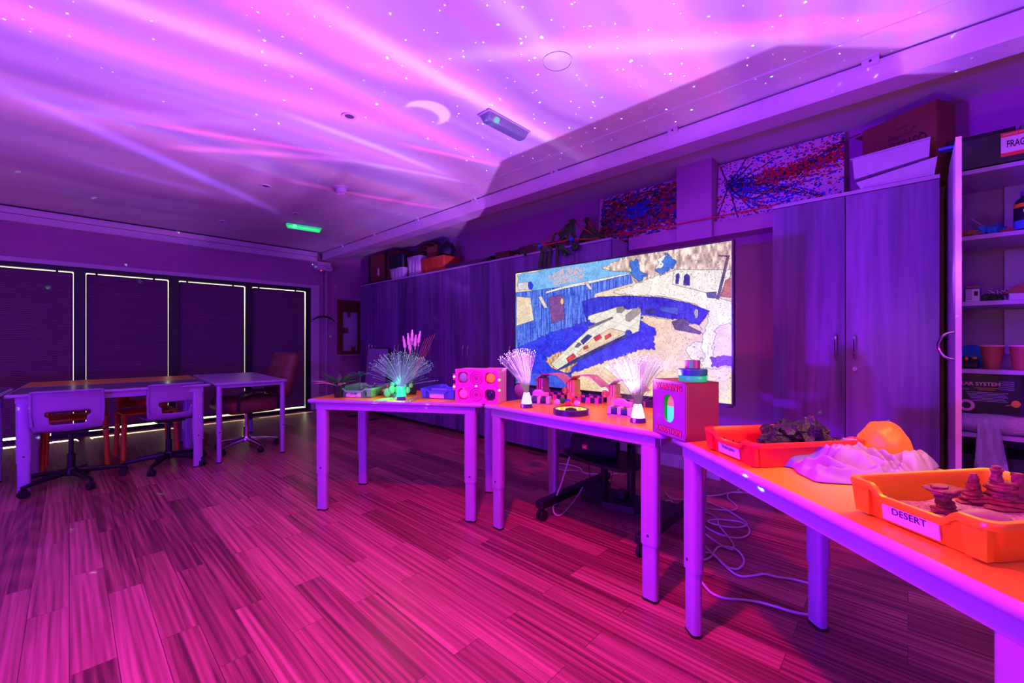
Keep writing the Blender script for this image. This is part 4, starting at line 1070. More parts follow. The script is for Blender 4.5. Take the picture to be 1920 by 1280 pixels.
for x, z in ((-.010, .160), (-.010, .098), (PW + .006, .148), (PW + .006, .085)):
    b = nb(); ico(b, (x, .004, z), .0085, 2); bb = obj('side_bulb', b, M['bulb'], t, 1)
    b = nb(); cyl(b, (x, .004, z - .020), (x, .004, z - .007), .007, n=10); cyl(b, (x, .004, z + .007), (x, .004, z + .018), .007, n=10); obj('bulb_socket', b, M['pink'], bb)
b = nb(); box(b, .06, .13, .03, .09, PH, PH + .003); box(b, .17, PW + .006, .06, .16, PH, PH + .004); obj('top_flap', b, M['pink2'], t)

# ------------------------------------------------------------------ lit ring with the star projector
t = thing('light_ring', 'low dark ring with golden fairy lights around a star projector dome', 'light ring', (LP.x, LP.y, TZ))
b = nb(); rr_ = [(.084, 0), (.094, 0), (.094, .026), (.090, .030), (.083, .030), (.083, .002)]
b2 = [[(r * math.cos(2 * PI * i / 40), r * math.sin(2 * PI * i / 40), z) for i in range(40)] for r, z in rr_]; b2.append(b2[0]); loft(b, b2, cap=False); obj('ring_band', b, mat('deep_purple_band', (.05, .02, .09), .3), t, 1)
M['gold'] = mat('golden_glow', (1, .6, .1), .4, emit=(1, .42, .06), es=.9)
b = nb(); b2 = [[(r * math.cos(2 * PI * i / 40), r * math.sin(2 * PI * i / 40), z) for i in range(40)] for r, z in ((.0825, .004), (.0828, .026), (.0800, .026), (.0800, .004))]; b2.append(b2[0]); loft(b, b2, cap=False); obj('gold_lining', b, M['gold'], t, 1)
for k in range(14):
    a = 2 * PI * k / 14 + .2; b = nb(); ico(b, (.077 * math.cos(a), .077 * math.sin(a), .018), .0045, 1); obj('fairy_light', b, mat('fairy_light', (1, .8, .3), .3, emit=(1, .62, .15), es=4.0) if k == 0 else bpy.data.materials['fairy_light'], t)
b = nb(); lathe(b, [(.001, 0), (.032, 0), (.034, .006), (.030, .026), (.012, .032), (.012, .030), (.001, .030)], 28); obj('projector_dome', b, M['black'], t, 1)
b = nb(); box(b, -.012, .012, -.0985, -.094, .004, .024, .001, Mx=Matrix.Rotation(math.radians(20), 4, 'Z')); obj('white_clip', b, M['label'], t)
# coloured balls
def ball(label, px, py, col, r=.0185):
    b = nb(); ico(b, (0, 0, 0), r, 3); o = obj('ball', b, mat(col[0] + '_ball', col[1], .45, var=.03), None, 1, (px, py, TZ + r)); tag(o, label, 'ball', 'small coloured balls behind the lit ring')
def cw(u, v, z):   # ground position of a recorded sight line at height z
    d_ = 785 * (1.12 - z) / (v - 640); r_ = (u - 960) / 785 * d_; a = math.radians(46.6)
    return r_ * math.cos(a) + d_ * math.sin(a), -r_ * math.sin(a) + d_ * math.cos(a)
ball('white ball at the left of the ball cluster', 2.004, 1.523, ('white', (.9, .85, .9)))
ball('white ball at the right of the ball cluster', 2.034, 1.405, ('white', (.9, .85, .9)))
ball('green ball behind the left white ball', 2.078, 1.540, ('green', (.02, .30, .08)))
ball('blue ball in the middle of the ball cluster', 2.046, 1.475, ('blue', (.03, .08, .60)))
ball('red ball in front of the blue ball', 1.972, 1.420, ('red', (.95, .03, .03)))
ball('red ball behind the blue ball', 2.120, 1.480, ('red', (.95, .03, .03)))
# cardboard arches with segmented bands
M['magc'] = mat('magenta_card', (.75, .10, .50), .6); M['navy'] = mat('navy_plastic', (.03, .03, .20), .3); M['tan'] = mat('tan_card', (.62, .42, .30), .8)
def arch(label, loc, rz, num, left, right, SP=.235, HT=.165, DP=.12):
    t = thing('cardboard_arch', label, 'cardboard model', (*loc, TZ), rz, 'cardboard arches behind the balls')
    pf = [(-SP * .52, HT * .70), (-SP * .30, HT * .96), (-.02, HT), (SP * .16, HT * .98), (SP * .36, HT * .80), (SP * .50, HT * .62)]
    for i, (a, c) in enumerate(zip(pf, pf[1:])):
        b = nb()
        for y0, y1 in ((0, DP * .45), (DP * .5, DP)):
            loft(b, [[(a[0], y0, a[1]), (c[0], y0, c[1]), (c[0], y0, c[1] + .005), (a[0], y0, a[1] + .005)], [(a[0], y1, a[1]), (c[0], y1, c[1]), (c[0], y1, c[1] + .005), (a[0], y1, a[1] + .005)]])
        obj('roof_facet', b, left if i < 2 else right, t)
    for s_, m in ((-1, left),):
        b = nb(); x = -SP * .40
        for k in range(3): box(b, x - .022 + k * .016, x - .010 + k * .016, .01 + k * .002, DP - .02, .03, HT * .82)
        box(b, x - .026, x + .028, .012, DP - .015, .0, .055); ps = obj('arch_post', b, left if num is None else M['card2'], t)
        if num:
            b = nb(); cyl(b, (x - .034, .000, .068), (x - .034, .008, .068), .022, n=20); pl = obj('number_plate', b, M['card'], t)
            text('numeral', num, .046, mat('yellow_paint', (1, .72, .02), .5), pl, (x - .034, -.002, .068), ext=.0008, sx_=.8, off=.001)
    b = nb(); bl = nb(); n = 22
    for k in range(n):
        a0, a1_ = 2 * PI * k / n, 2 * PI * (k + .86) / n
        q = [((SP * .46) * math.cos(a) * f, DP * .5 + DP * .46 * math.sin(a) * f) for a, f in ((a0, 1), (a1_, 1), (a1_, .9), (a0, .9))]
        prism(b if k % 2 else bl, q, .0, .034)
    obj('pink_band', b, M['magc'], t); obj('navy_band', bl, M['navy'], t)
    return t
ra = math.radians(-83)
arch('leftmost cardboard arch, purple-tinted on its left side', (2.165, 1.700), ra, None, mat('purple_card', (.50, .12, .42), .6), M['tan'])
arch('middle cardboard arch with a yellow 3 on its post', (2.185, 1.460), ra, '3', mat('brick_red_card', (.62, .12, .10), .6), M['tan'])
arch('right cardboard arch with a yellow 2 on its post', (2.205, 1.190), ra, '2', mat('grey_mauve_card', (.45, .30, .42), .6), M['tan'], .22, .15)
def band_toy(label, loc, rz, R=.050):
    t = thing('segmented_band', label, 'toy', (*loc, TZ), rz, 'segmented white and navy bands')
    b = nb(); prism(b, rrect(.15, .085, .03, 4), 0, .006); obj('clear_base', b, M['purple_shell'], t)
    b = nb()
    for k, x in enumerate((-.055, .0, .055)): box(b, x - .010, x + .010, -.036, .036, .006, .044, .003)
    obj('white_clips', b, M['label'], t)
    for x in (-.0275, .0275):
        b = nb(); box(b, x - .0172, x + .0172, -.038, .034, .010, .032, .006); obj('navy_pad', b, M['navy'], t)
    b = nb(); box(b, -.05, .05, .0, .034, .044, .066, .004); loft(b, [[(-.05, .0, .066), (.02, .0, .066), (.02, .03, .066), (-.05, .03, .066)], [(-.035, .01, .082), (.0, .01, .082), (.0, .025, .082), (-.035, .025, .082)]]); obj('pink_top', b, M['pink2'], t)
    return t
band_toy('white and navy segmented band right of the leaning fibre lamp', (1.985, 1.640), math.radians(-66))
band_toy('white and navy segmented band left of the pink fibre lamp', (1.965, 1.075), math.radians(-88))
b = nb(); lathe(b, [(.001, 0), (.03, 0), (.046, .02), (.050, .045), (.044, .07), (.030, .085), (.001, .088)], 28)
t = thing('round_pot', 'round lilac pot with a tilted pale lid behind the leaning fibre lamp', 'pot', (2.165, 1.955, TZ))
obj('pot_body', b, M['purple_shell'], t, 1)
b = nb(); lathe(b, [(.001, 0), (.040, 0), (.034, .012), (.001, .018)], 24, Mx=Matrix.Translation((0, 0, .082)) @ Matrix.Rotation(.35, 4, 'Y')); obj('lid', b, M['label'], t, 1)

# ------------------------------------------------------------------ plants
M['leafg'] = mat('glossy_green_leaf', (.035, .20, .05), .38, var=.4, vs=10); M['leafb'] = mat('bluish_leaf', (.05, .22, .22), .5, var=.3, vs=15); M['leafl'] = mat('lime_leaf', (.10, .42, .08), .5, var=.3, vs=15)
t = thing('potted_plant', 'broad-leaved plant in a black pot at the left end of the table', 'plant', (1.262, 2.790 + .03, TZ))
b = nb(); lathe(b, [(.001, 0), (.026, 0), (.038, .072), (.041, .072), (.041, .078), (.035, .078), (.033, .068), (.001, .066)], 20); obj('pot', b, M['black'], t, 1)
rs = random.Random(12); b = nb()
for k in range(15): leaf(b, (0, 0, .07), k * 2.4 + rs.uniform(-.3, .3), rs.uniform(.12, .19), rs.uniform(.016, .026), rs.uniform(.55, 1.25), rs.uniform(.15, .5), 8, .3)
o = obj('foliage', b, M['leafg'], t, 1); solid(o, .0012)
b = nb()
for k in range(3): leaf(b, (0, 0, .07), 2.3 + k * 1.1, .20, .022, .45, .25, 8, .2)
o = obj('pale_leaves', b, mat('pinkish_leaf', (.75, .45, .55), .5), t, 1); solid(o, .0012)
def bush(label, p, m, n, L, wd, sd, l0=.5, l1=1.3, stem=0.):
    b = nb(); rs = random.Random(sd)
    for k in range(n): leaf(b, (rs.uniform(-.02, .02), rs.uniform(-.02, .02), stem), rs.uniform(0, 6.28), L * rs.uniform(.7, 1.1), wd, rs.uniform(l0, l1), rs.uniform(.1, .5), 6)
    if stem:
        cyl(b, (0, 0, 0), (0, 0, stem), .003, n=6)
    o = obj('small_plant', b, m, None, 1, p); solid(o, .001); return tag(o, label, 'plant', 'small plants in the pale green tray')
Qp = Matrix.Translation((1.236, 2.828, TZ)) @ Matrix.Rotation(math.radians(-52.2), 4, 'Z')
P_ = lambda x, y, z: tuple(Qp @ Vector((x, y, z)))
bush('tall red-stemmed plant rising from the pale green tray', P_(.12, .13, .006), M['leafb'], 14, .075, .012, 2, .1, .9, .13)
bush('lime green plant in the middle of the pale green tray', P_(.135, .06, .006), M['leafl'], 26, .075, .009, 3)
bush('dark ferny plant at the left front of the pale green tray', P_(.05, .05, .006), M['leafb'], 26, .07, .008, 4)
bush('bluish ferny plant at the right front of the pale green tray', P_(.215, .05, .006), M['leafb'], 26, .072, .008, 5)
bush('drooping pale-edged fern at the right side of the pale green tray', P_(.225, .15, .006), M['leafl'], 24, .085, .010, 6, .3, 1.0)
bush('dark leafy plant at the back of the pale green tray', P_(.15, .26, .006), M['leafg'], 24, .09, .014, 7)
# lilies
t = thing('vase_of_lilies', 'tall pink lily buds standing behind the green fibre lamp', 'flowers', (1.70, 2.60, TZ))
b = nb(); lathe(b, [(.001, 0), (.028, 0), (.034, .03), (.020, .09), (.024, .11), (.020, .11), (.016, .09), (.001, .02)], 20); obj('vase', b, M['dgreen'], t, 1)
rs = random.Random(4)
M['lily'] = mat('pale_pink_petal', (.95, .60, .82), .5); M['stem'] = mat('plant_stem', (.10, .25, .08), .6)
for k, (dx, dy, h_) in enumerate(((-.030, .045, .42), (-.015, .02, .44), (.0, .0, .465), (.012, -.02, .43), (.024, -.045, .455), (-.004, .018, .40))):
    b = nb(); tube(b, [(0, 0, .08), (dx * .5, dy * .5, h_ * .5), (dx, dy, h_ - .10)], .0025, 6); st = obj('stem', b, M['stem'], t)
    b = nb(); tube(b, [(dx, dy, h_ - .11), (dx, dy, h_ - .08), (dx * 1.1, dy * 1.15, h_ - .04), (dx * 1.25 , dy * 1.3, h_)], [.004, .012, .010, .006], 10, smooth=4); obj('bud', b, M['lily'], st, 1)
b = nb()
for k in range(5): tube(b, [(0, 0, .1), (.03 + .01 * k, -.05 - .008 * k, .30), (.05 + .012 * k, -.09 - .012 * k, .40 + .008 * k)], .0012, 5)
obj('dry_grass', b, mat('dry_grass', (.6, .25, .08), .7), t)
t = thing('cactus', 'green prickly pear pads around the base of the green fibre lamp', 'plant', (1.53, 2.52, TZ))
b = nb(); lathe(b, [(.001, 0), (.03, 0), (.036, .03), (.001, .03)], 16); obj('pot', b, M['leafb'], t)
M['pad'] = mat('cactus_pad', (.16, .55, .22), .5, var=.15)
for k, (x, y, z, r) in enumerate(((-.055, .035, .035, .026), (-.035, .01, .055, .024), (.0, .0, .05, .024), (.035, -.02, .045, .024), (.05, -.05, .05, .020), (.03, -.04, .075, .016), (-.02, .03, .085, .018), (.06, -.075, .082, .014))):
    b = nb(); ico(b, (x, y, z), 1, 2, (r, r * .35, r * 1.2)); bmesh.ops.rotate(b, cent=(x, y, z), matrix=Matrix.Rotation(-.8 + .3 * math.sin(k * 3), 3, 'Z'), verts=b.verts); obj('pad', b, M['pad'], t, 1)
b = nb(); ico(b, (-.07, .055, .05), .010, 2); ico(b, (-.035, .065, .075), .008, 2); obj('red_fruit', b, mat('red_fruit', (.8, .05, .12), .5), t, 1)
M['reed'] = mat('pale_green_straw', (.45, .8, .40), .5)
for k, (p0, p1, lb) in enumerate((((1.300, 2.425), (1.465, 2.500), 'pale green reed lying furthest left by the fibre lamp'), ((1.318, 2.400), (1.475, 2.490), 'pale green reed lying second left by the fibre lamp'), ((1.340, 2.395), (1.490, 2.470), 'pale green reed lying nearest the lamp on its left'), ((1.440, 2.285), (1.625, 2.425), 'pale green reed lying nearest the lamp on its right'), ((1.455, 2.262), (1.62, 2.400), 'pale green reed lying furthest right by the fibre lamp'))):
    b = nb(); tube(b, [(p0[0], p0[1], TZ + .0045), ((p0[0] + p1[0]) / 2, (p0[1] + p1[1]) / 2, TZ + .008), (p1[0], p1[1], TZ + .0045)], .0036, 7, smooth=3); tag(obj('reed', b, M['reed'], None, 1), lb, 'reed', 'reeds by the green lamp')

# ================================================================== WALL ITEMS AND CABINET-TOP CLUTTER
def splat_image(h, w, dense, seed):
    rs = np.random.RandomState(seed); img = np.ones((h, w, 3)) * np.array((.90, .74, .88))
    Yg, Xg = np.mgrid[0:h, 0:w].astype(float)
    cols = [np.array(c) for c in ((.80, .05, .12), (.06, .16, .80), (.05, .03, .22), (.85, .10, .10), (.10, .25, .85), (.55, .05, .35))]
    def blob(x, y, r, el, ang, c, al=1.):
        R = int(r * max(el, 1) + 2); x0, x1, y0, y1 = max(0, int(x) - R), min(w, int(x) + R), max(0, int(y) - R), min(h, int(y) + R)
        if x1 <= x0 or y1 <= y0: return
        dx = Xg[y0:y1, x0:x1] - x; dy = Yg[y0:y1, x0:x1] - y; a = dx * math.cos(ang) + dy * math.sin(ang); b_ = -dx * math.sin(ang) + dy * math.cos(ang)
        k = (a / (r * el)) ** 2 + (b_ / r) ** 2 < 1; img[y0:y1, x0:x1][k] = img[y0:y1, x0:x1][k] * (1 - al) + c * al
    if dense:
        for i in range(3000):
            u = rs.rand(); v = .5 + rs.randn() * .27; x, y = w * (.04 + .94 * u), h * v
            e_ = abs(v - .5); band = math.sin(u * 3.0)
            c = cols[rs.choice([0, 0, 3, 5, 1, 4, 2, 2])] if not (.35 < u < .62 and abs(v - .42) < .14) else cols[rs.choice([1, 4, 4, 5])]
            blob(x, y, rs.uniform(1.5, 5.5), rs.uniform(1, 2.6), rs.uniform(-.5, .3), c, rs.uniform(.6, 1))
    else:
        def stroke(x0, y0, x1, y1, cu, c, wd, n=90, jit=1.5):
            for i in range(n):
                t_ = i / n; x = x0 + (x1 - x0) * t_; y = y0 + (y1 - y0) * t_ + cu * math.sin(PI * t_)
                blob(x * w + rs.randn() * jit, y * h + rs.randn() * jit, wd * rs.uniform(.4, 1.2), rs.uniform(1, 2.5), rs.uniform(-.6, .3), c)
        for i in range(26): stroke(.06 + rs.rand() * .06, .34 + rs.rand() * .08, rs.uniform(.3, 1.0), rs.uniform(.35, .95), rs.uniform(-.1, .35), cols[rs.choice([1, 2, 2, 4])], 1.5, 190, 1.2)
        for i in range(22): stroke(.35 + rs.rand() * .2, .40 + rs.randn() * .05, 1.0, .22 + rs.randn() * .12, .05, cols[rs.choice([0, 0, 3, 2])], 2.4, 60, 7)
        for x1, y1 in ((.02, .02), (.25, .0), (.0, .9), (.2, 1.0), (.38, 1.0), (.30, .1), (.5, .12)): stroke(.10, .38, x1, y1, .02, cols[2], 1.3, 220, .4)
        for i in range(1500): blob(rs.rand() * w, rs.rand() * h, rs.uniform(.7, 2.6), rs.uniform(1, 2), rs.uniform(-.6, .3), cols[rs.choice([0, 3, 1, 2, 4])])
        for i in range(240): blob(w * (.10 + abs(rs.randn()) * .10), h * (.36 + rs.randn() * .08), rs.uniform(1, 3), 1.3, 0, cols[rs.choice([2, 1, 2])])
    return lin(img.clip(0, 1))
def painting(label, y0, y1, z0, z1, dense, seed, lean=.045):
    H_ = math.hypot(z1 - z0, lean); t = thing('painting', label, 'painting', (3.60, y1, z0), 0, 'splatter canvases on the ledge', rot=(0, 0, -PI / 2))
    a = math.atan2(lean, z1 - z0); Q = Matrix.Rotation(-a, 4, 'X')
    m = mat('splatter_paint_%d' % seed, rough=.6, attr='col')
    grid_picture('painted_face', splat_image(200, int(200 * (y1 - y0) / H_), dense, seed), y1 - y0, H_, m, t, Q)
    b = nb(); box(b, 0, y1 - y0, .001, .016, 0, H_, Mx=Q); obj('canvas_edge', b, M['white'], t)
painting('left splatter painting, dense red and blue, leaning on the ledge', 1.43, 2.235, 2.076, 2.535, True, 5)
painting('right splatter painting with dark lines radiating from its left', .315, 1.125, 2.076, 2.555, False, 6)
b = nb(); tube(b, [(3.50, 2.12, 2.125), (3.49, 1.6, 2.10), (3.485, 1.27, 2.098), (3.48, .9, 2.095), (3.47, .665, 2.095)], .006, 7, smooth=3)
tag(obj('red_cord', b, mat('red_cord', (.75, .02, .06), .6), None, 1), 'red cord stretched along the ledge below the paintings', 'cord')
b = nb()
for k, (y, z) in enumerate(((2.02, 1.93), (1.96, 1.90), (1.90, 1.94))): tube(b, [(3.487, 1.95, 2.08), (3.482, (1.95 + y) / 2, 2.01), (3.48, y, z)], .004, 5)
tag(obj('ribbon', b, M['white'], None), 'pale ribbon ends hanging under the red cord above the television', 'ribbon')
TX = CH
def simple(name, label, cat, parts, group=None):
    """parts: (part name, bmesh, material)"""
    if len(parts) == 1:
        o = obj(name, parts[0][1], parts[0][2], None, 1); return tag(o, label, cat, group)
    t = thing(name, label, cat, (0, 0, 0), 0, group)
    for n_, b_, m_ in parts: obj(n_, b_, m_, t, 1)
    return t
M['brown'] = mat('red_brown_box', (.26, .075, .055), .7, var=.1); M['stripe'] = mat('dark_green_black', (.012, .022, .010), .6)
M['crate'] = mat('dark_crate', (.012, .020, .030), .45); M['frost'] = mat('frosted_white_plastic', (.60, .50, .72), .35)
M['ored'] = mat('orange_red_crate', (.62, .10, .03), .5)
b1_ = S((3.38, 3.66, 5.60, 6.44, TX, 2.50)); b2_ = S((3.374, 3.666, 6.38, 6.43, TX, 2.504), (3.374, 3.666, 5.86, 5.91, TX, 2.504)); b3_ = S((3.373, 3.379, 6.10, 6.14, 2.17, 2.28))
simple('storage_box', 'large red-brown box with two dark straps on the window end of the cabinets', 'box', [('box_body', b1_, M['brown']), ('strap', b2_, M['stripe']), ('label_slip', b3_, M['label'])])
simple('flat_case', 'flat black case lying in front of the strapped brown box', 'case', [('case', S((3.27, 3.365, 5.62, 6.44, TX, 2.062)), M['black'])])
def crate(label, y0, y1, z0, z1, m, x0=3.30, x1=3.60, name='plastic_crate'):
    b = nb(); w, d_ = x1 - x0, y1 - y0
    loft(b, [[(x, y, z) for x, y in rrect(w - i * 2, d_ - i * 2, .03, 3, (x0 + x1) / 2, (y0 + y1) / 2)] for i, z in ((.02, z0), (.004, z1 - .02), (0, z1 - .018), (0, z1), (.008, z1), (.012, z1 - .015), (.03, z0 + .006))])
    r = nb()
    for k in range(3):
        y = y0 + (y1 - y0) * (k + 1) / 4; box(r, x0 + .002, x0 + .014, y - .006, y + .006, z0 + .005, z1 - .02)
    return simple(name, label, 'crate', [('crate_body', b, m), ('rib', r, m)])
crate('low frosted white crate under the black bin on the cabinets', 5.22, 5.60, TX, 2.185, M['frost'], 3.262, 3.37)
crate('black bin standing on the low white crate', 5.25, 5.66, 2.187, 2.385, M['crate'], 3.265, 3.37)
crate('tall frosted white crate beside the orange crate on the cabinets', 4.87, 5.20, TX, 2.31, M['frost'])
crate('orange-red crate on the cabinets with dark things in it', 4.33, 4.86, TX, 2.235, M['ored'])
b = S((3.40, 3.52, 4.62, 4.84, 2.242, 2.42)); tag(obj('card_box', b, M['brown'], None), 'small red card box standing up out of the orange crate', 'box')
b = nb(); ico(b, (3.46, 4.47, 2.33), 1, 3, (.10, .12, .12), .2, 2); tag(obj('dark_bag', b, M['crate'], None, 1), 'dark rounded bag bulging out of the orange crate', 'bag')
b = nb(); w_ = nb()
for k in range(7):
    r = .30 - .035 * k; pts = [(3.56 - .015 * k, 5.06 + r * math.cos(a), 2.30 + r * .82 * math.sin(a)) for a in [PI * q / 14 for q in range(15)]]
    tube(b if k % 2 else w_, pts, .018, 6)
simple('woven_hat', 'dark striped woven dome behind the white crates', 'basket', [('dark_weave', b, M['stripe']), ('red_weave', w_, M['brown'])])
simple('long_board', 'long dark flat board lying along the middle of the cabinet tops', 'panel', [('panel', S((3.34, 3.62, 3.55, 4.30, TX, 2.10)), mat('dark_purple_board', (.10, .05, .14), .6))])
# guitar lying flat
b = nb(); op = []
for k in range(40):
    a = 2 * PI * k / 40; r = .17 * (1 + .16 * math.cos(2 * a) - .10 * math.cos(a) * 1) ; op.append((3.47 + r * math.sin(a) * .85, 2.93 + r * 1.25 * math.cos(a)))
prism(b, op, TX + .001, TX + .115)
b2_ = S((3.44, 3.50, 3.13, 3.50, TX + .085, TX + .112), (3.43, 3.51, 3.50, 3.62, TX + .080, TX + .105)); b3_ = nb(); cyl(b3_, (3.47, 2.98, TX + .1151), (3.47, 2.98, TX + .117), .045, n=24)
M['guitar'] = mat('dark_red_guitar', (.10, .02, .035), .25)
simple('guitar', 'dark red guitar lying flat on the cabinet tops', 'guitar', [('body', b, M['guitar']), ('neck', b2_, M['black']), ('sound_hole', b3_, M['black'])])
simple('wooden_block', 'dark red block lying left of the guitar body', 'block', [('block', S((3.29, 3.37, 3.16, 3.37, TX, 2.115)), M['guitar'])])
b = nb()
for k in range(5): box(b, 3.30, 3.34, 3.45 + k * .035, 3.475 + k * .035, TX, TX + .03 + .008 * (k % 3))
box(b, 3.30, 3.36, 3.42, 3.78, TX, TX + .018)
simple('tool_rail', 'small black rail of clips left of the guitar', 'tool', [('rail', b, M['black'])])
b = nb(); pts = [(2.68 + .13 * math.cos(PI * k / 16), TX + .16 * math.sin(PI * k / 16)) for k in range(17)]
loft(b, [[(x, y, z) for y, z in pts] for x in (3.56, 3.64)]); simple('half_drum', 'purple half-round drum shape standing behind the guitar', 'drum', [('drum', b, mat('mauve_drum', (.30, .08, .28), .5))])
# kite-like garland
t = thing('stick_garland', 'red stick frame with blue balls and green fabric strips hanging over the cabinet edge', 'garland', (0, 0, 0))
M['gfab'] = mat('olive_green_fabric', (.05, .15, .03), .85, var=.25); M['redst'] = mat('red_stick', (.75, .02, .03), .5); M['blueb'] = mat('glossy_blue_ball', (.02, .18, .80), .2)
Kp = {'a': (3.20, 2.645, 2.062), 'b': (3.30, 2.315, 2.265), 'c': (3.20, 2.267, 2.068), 'd': (3.34, 2.06, 2.062), 'e': (3.34, 2.19, 2.262)}
for p, q in ('ab', 'ac', 'bc', 'bd', 'cd', 'de', 'be'):
    b = nb(); cyl(b, Kp[p], Kp[q], .006, n=8); obj('red_stick', b, M['redst'], t, 1)
for k in 'ac':
    b = nb(); ico(b, Kp[k], .024, 3); obj('blue_ball', b, M['blueb'], t, 1)
def strip(p0, p1, w, bend=.0):
    b = nb(); p0, p1 = Vector(p0), Vector(p1); n = 6; rows = []
    for i in range(n + 1):
        s_ = i / n; c = p0.lerp(p1, s_) + Vector((-.012 * math.sin(s_ * 7 + w * 90), bend * math.sin(PI * s_), 0)); w2 = w * (1 - .15 * math.sin(s_ * 9))
        dr = (p1 - p0).normalized(); sd_ = Vector((0, 1, 0)) if abs(dr.z) > .5 else Vector((0, 0, 1))
        rows.append([b.verts.new(c - sd_ * w2 / 2), b.verts.new(c + sd_ * w2 / 2)])
    for a, c in zip(rows, rows[1:]): b.faces.new((a[0], a[1], c[1], c[0]))
    solid(obj('fabric_strip', b, M['gfab'], t, 1), .004)
for (y0, z0, y1, z1, w) in ((2.64, 2.05, 2.66, 1.80, .035), (2.59, 2.04, 2.60, 1.84, .03), (2.53, 2.06, 2.545, 1.83, .032), (2.46, 2.06, 2.44, 1.82, .03), (2.40, 2.05, 2.36, 1.93, .06), (2.44, 2.06, 2.30, 1.94, .05), (2.26, 2.05, 2.25, 1.96, .04), (2.22, 2.04, 2.215, 1.97, .03), (2.86, 2.05, 2.85, 2.0, .03)): strip((3.215, y0, z0), (3.218, y1, z1), w)
for (y0, z0, y1, z1, w) in ((2.43, 2.10, 2.34, 2.23, .04), (2.36, 2.08, 2.44, 2.17, .04), (2.31, 2.25, 2.40, 2.06, .035), (2.31, 2.25, 2.33, 2.06, .035), (2.315, 2.27, 2.26, 2.07, .03), (2.28, 2.24, 2.24, 2.08, .03), (2.53, 2.09, 2.47, 2.17, .03)): strip((3.235, y0, z0), (3.225, y1, z1), w)
for k in range(9): strip((3.34, 2.19 + .004 * (k - 4), 2.28 - abs(k - 4) * .008), (3.335, 2.17 - .035 * (k - 3), 2.055), .034)
b = nb(); ico(b, Kp['b'], .026, 2, (1, 1, 1), .3); ico(b, Kp['e'], .024, 2, (1, 1, 1), .3); obj('knot', b, M['gfab'], t, 1)

# --- things on the wide cupboard and the shelving unit
QX = Matrix.Translation((3.375, -.118, TX)) @ Matrix.Rotation(math.radians(-30), 4, 'Z')
t = thing('cardboard_box', 'big brown cardboard box with upside-down QS1021NT print on the wide cupboard', 'box', (3.352, -.118, TX), math.radians(-30))
b = nb(); box(b, 0, .16, 0, .385, .0, .455, .002); obj('box_body', b, M['brown'], t)
b = nb(); box(b, .0, .004, .40, .47, .445, .452, Mx=Matrix.Translation((0, 0, .0))); box(b, .03, .16, .386, .45, .44, .445); obj('box_flap', b, M['brown'], t)
for s_, z, sz, yy in (('QS1021NT', .272, .075, .17), ('NET WT', .350, .020, .13), ('DESCRIPTION', .327, .022, .18), ('MADE IN', .372, .017, .16)):
    if s_ == 'QS1021NT' or True:
        text('stencil_print' , s_, sz, M['ink'], t, (-.0008, yy, z), (PI / 2, PI, -PI / 2), .0003, sx_=.72 if sz > .05 else 1., off=.0012 if sz > .05 else 0)
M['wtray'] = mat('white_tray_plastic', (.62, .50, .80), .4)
t = thing('drawer_tray', 'upper of the two white trays wedged in front of the brown box', 'tray', (3.30, .06, TX + .112)); b = nb()
loft(b, [[(-.045, -.145, 0), (-.045, .175, -.045), (.035, .175, -.045), (.035, -.145, 0)], [(-.045, -.150, .105), (-.045, .185, .085), (.035, .185, .085), (.035, -.150, .105)]]); obj('tray_body', b, M['wtray'], t)
b = nb(); box(b, -.050, .04, -.155, .19, .085, .092, Mx=Matrix.Rotation(math.radians(-3), 4, 'X')); obj('tray_rim', b, M['wtray'], t)
t = thing('drawer_tray', 'lower white tray lying on the wide cupboard top', 'tray', (3.30, .055, TX + .001)); b = nb()
loft(b, [[(-.045, -.16, 0), (-.045, .15, 0), (.04, .15, 0), (.04, -.16, 0)], [(-.045, -.172, .10), (-.045, .172, .045), (.04, .172, .045), (.04, -.172, .10)]]); obj('tray_body', b, M['wtray'], t)
b = nb(); box(b, -.05, -.045, -.15, .14, .004, .016); obj('tray_ridge', b, M['leg'], t)
t = thing('black_carton', 'black carton with a red FRAGILE label at the top right', 'box', (3.27, -.43, TX))
b = nb(); box(b, 0, .25, -.25, .24, .001, .155, .003); obj('carton_body', b, M['crate'], t)
b = nb(); box(b, -.001, 0, -.045, .085, .030, .150); lb = obj('fragile_label', b, M['label'], t); lb['label'] = 'red and white fragile label'
b = nb(); box(b, -.002, -.001, -.045, .085, .128, .150); box(b, -.002, -.001, -.045, .085, .030, .048); obj('red_stripe', b, M['red'], lb)
text('fragile_lettering', 'FRAGILE', .048, M['ink'], lb, (-.0022, .020, .088), (PI / 2, 0, -PI / 2), .0003, sx_=.52, off=.001)
text('small_lettering', 'HANDLE WITH CARE', .012, M['label'], lb, (-.0026, .020, .139), (PI / 2, 0, -PI / 2), .0003)
t = thing('picture_carton', 'dark patterned carton with a pale rim behind the FRAGILE carton', 'box', (3.40, -.29, TX + .157)); b = nb()
box(b, 0, .18, -.12, .13, 0, .06, .003); obj('carton_body', b, M['stripe'], t); b = nb(); box(b, -.002, 0, -.12, .13, .0, .008); obj('carton_rim', b, M['magc'], t)
simple('grey_carton', 'small grey carton at the far right on top of the black carton', 'box', [('carton', S((3.38, 3.55, -.56, -.425, TX + .158, TX + .215)), mat('grey_mauve_card2', (.25, .16, .25), .7))])
simple('blue_folder', 'blue folder poking out between the brown box and black carton', 'folder', [('folder', S((3.35, 3.42, -.185, -.125, TX + .158, TX + .172)), M['blue'])])
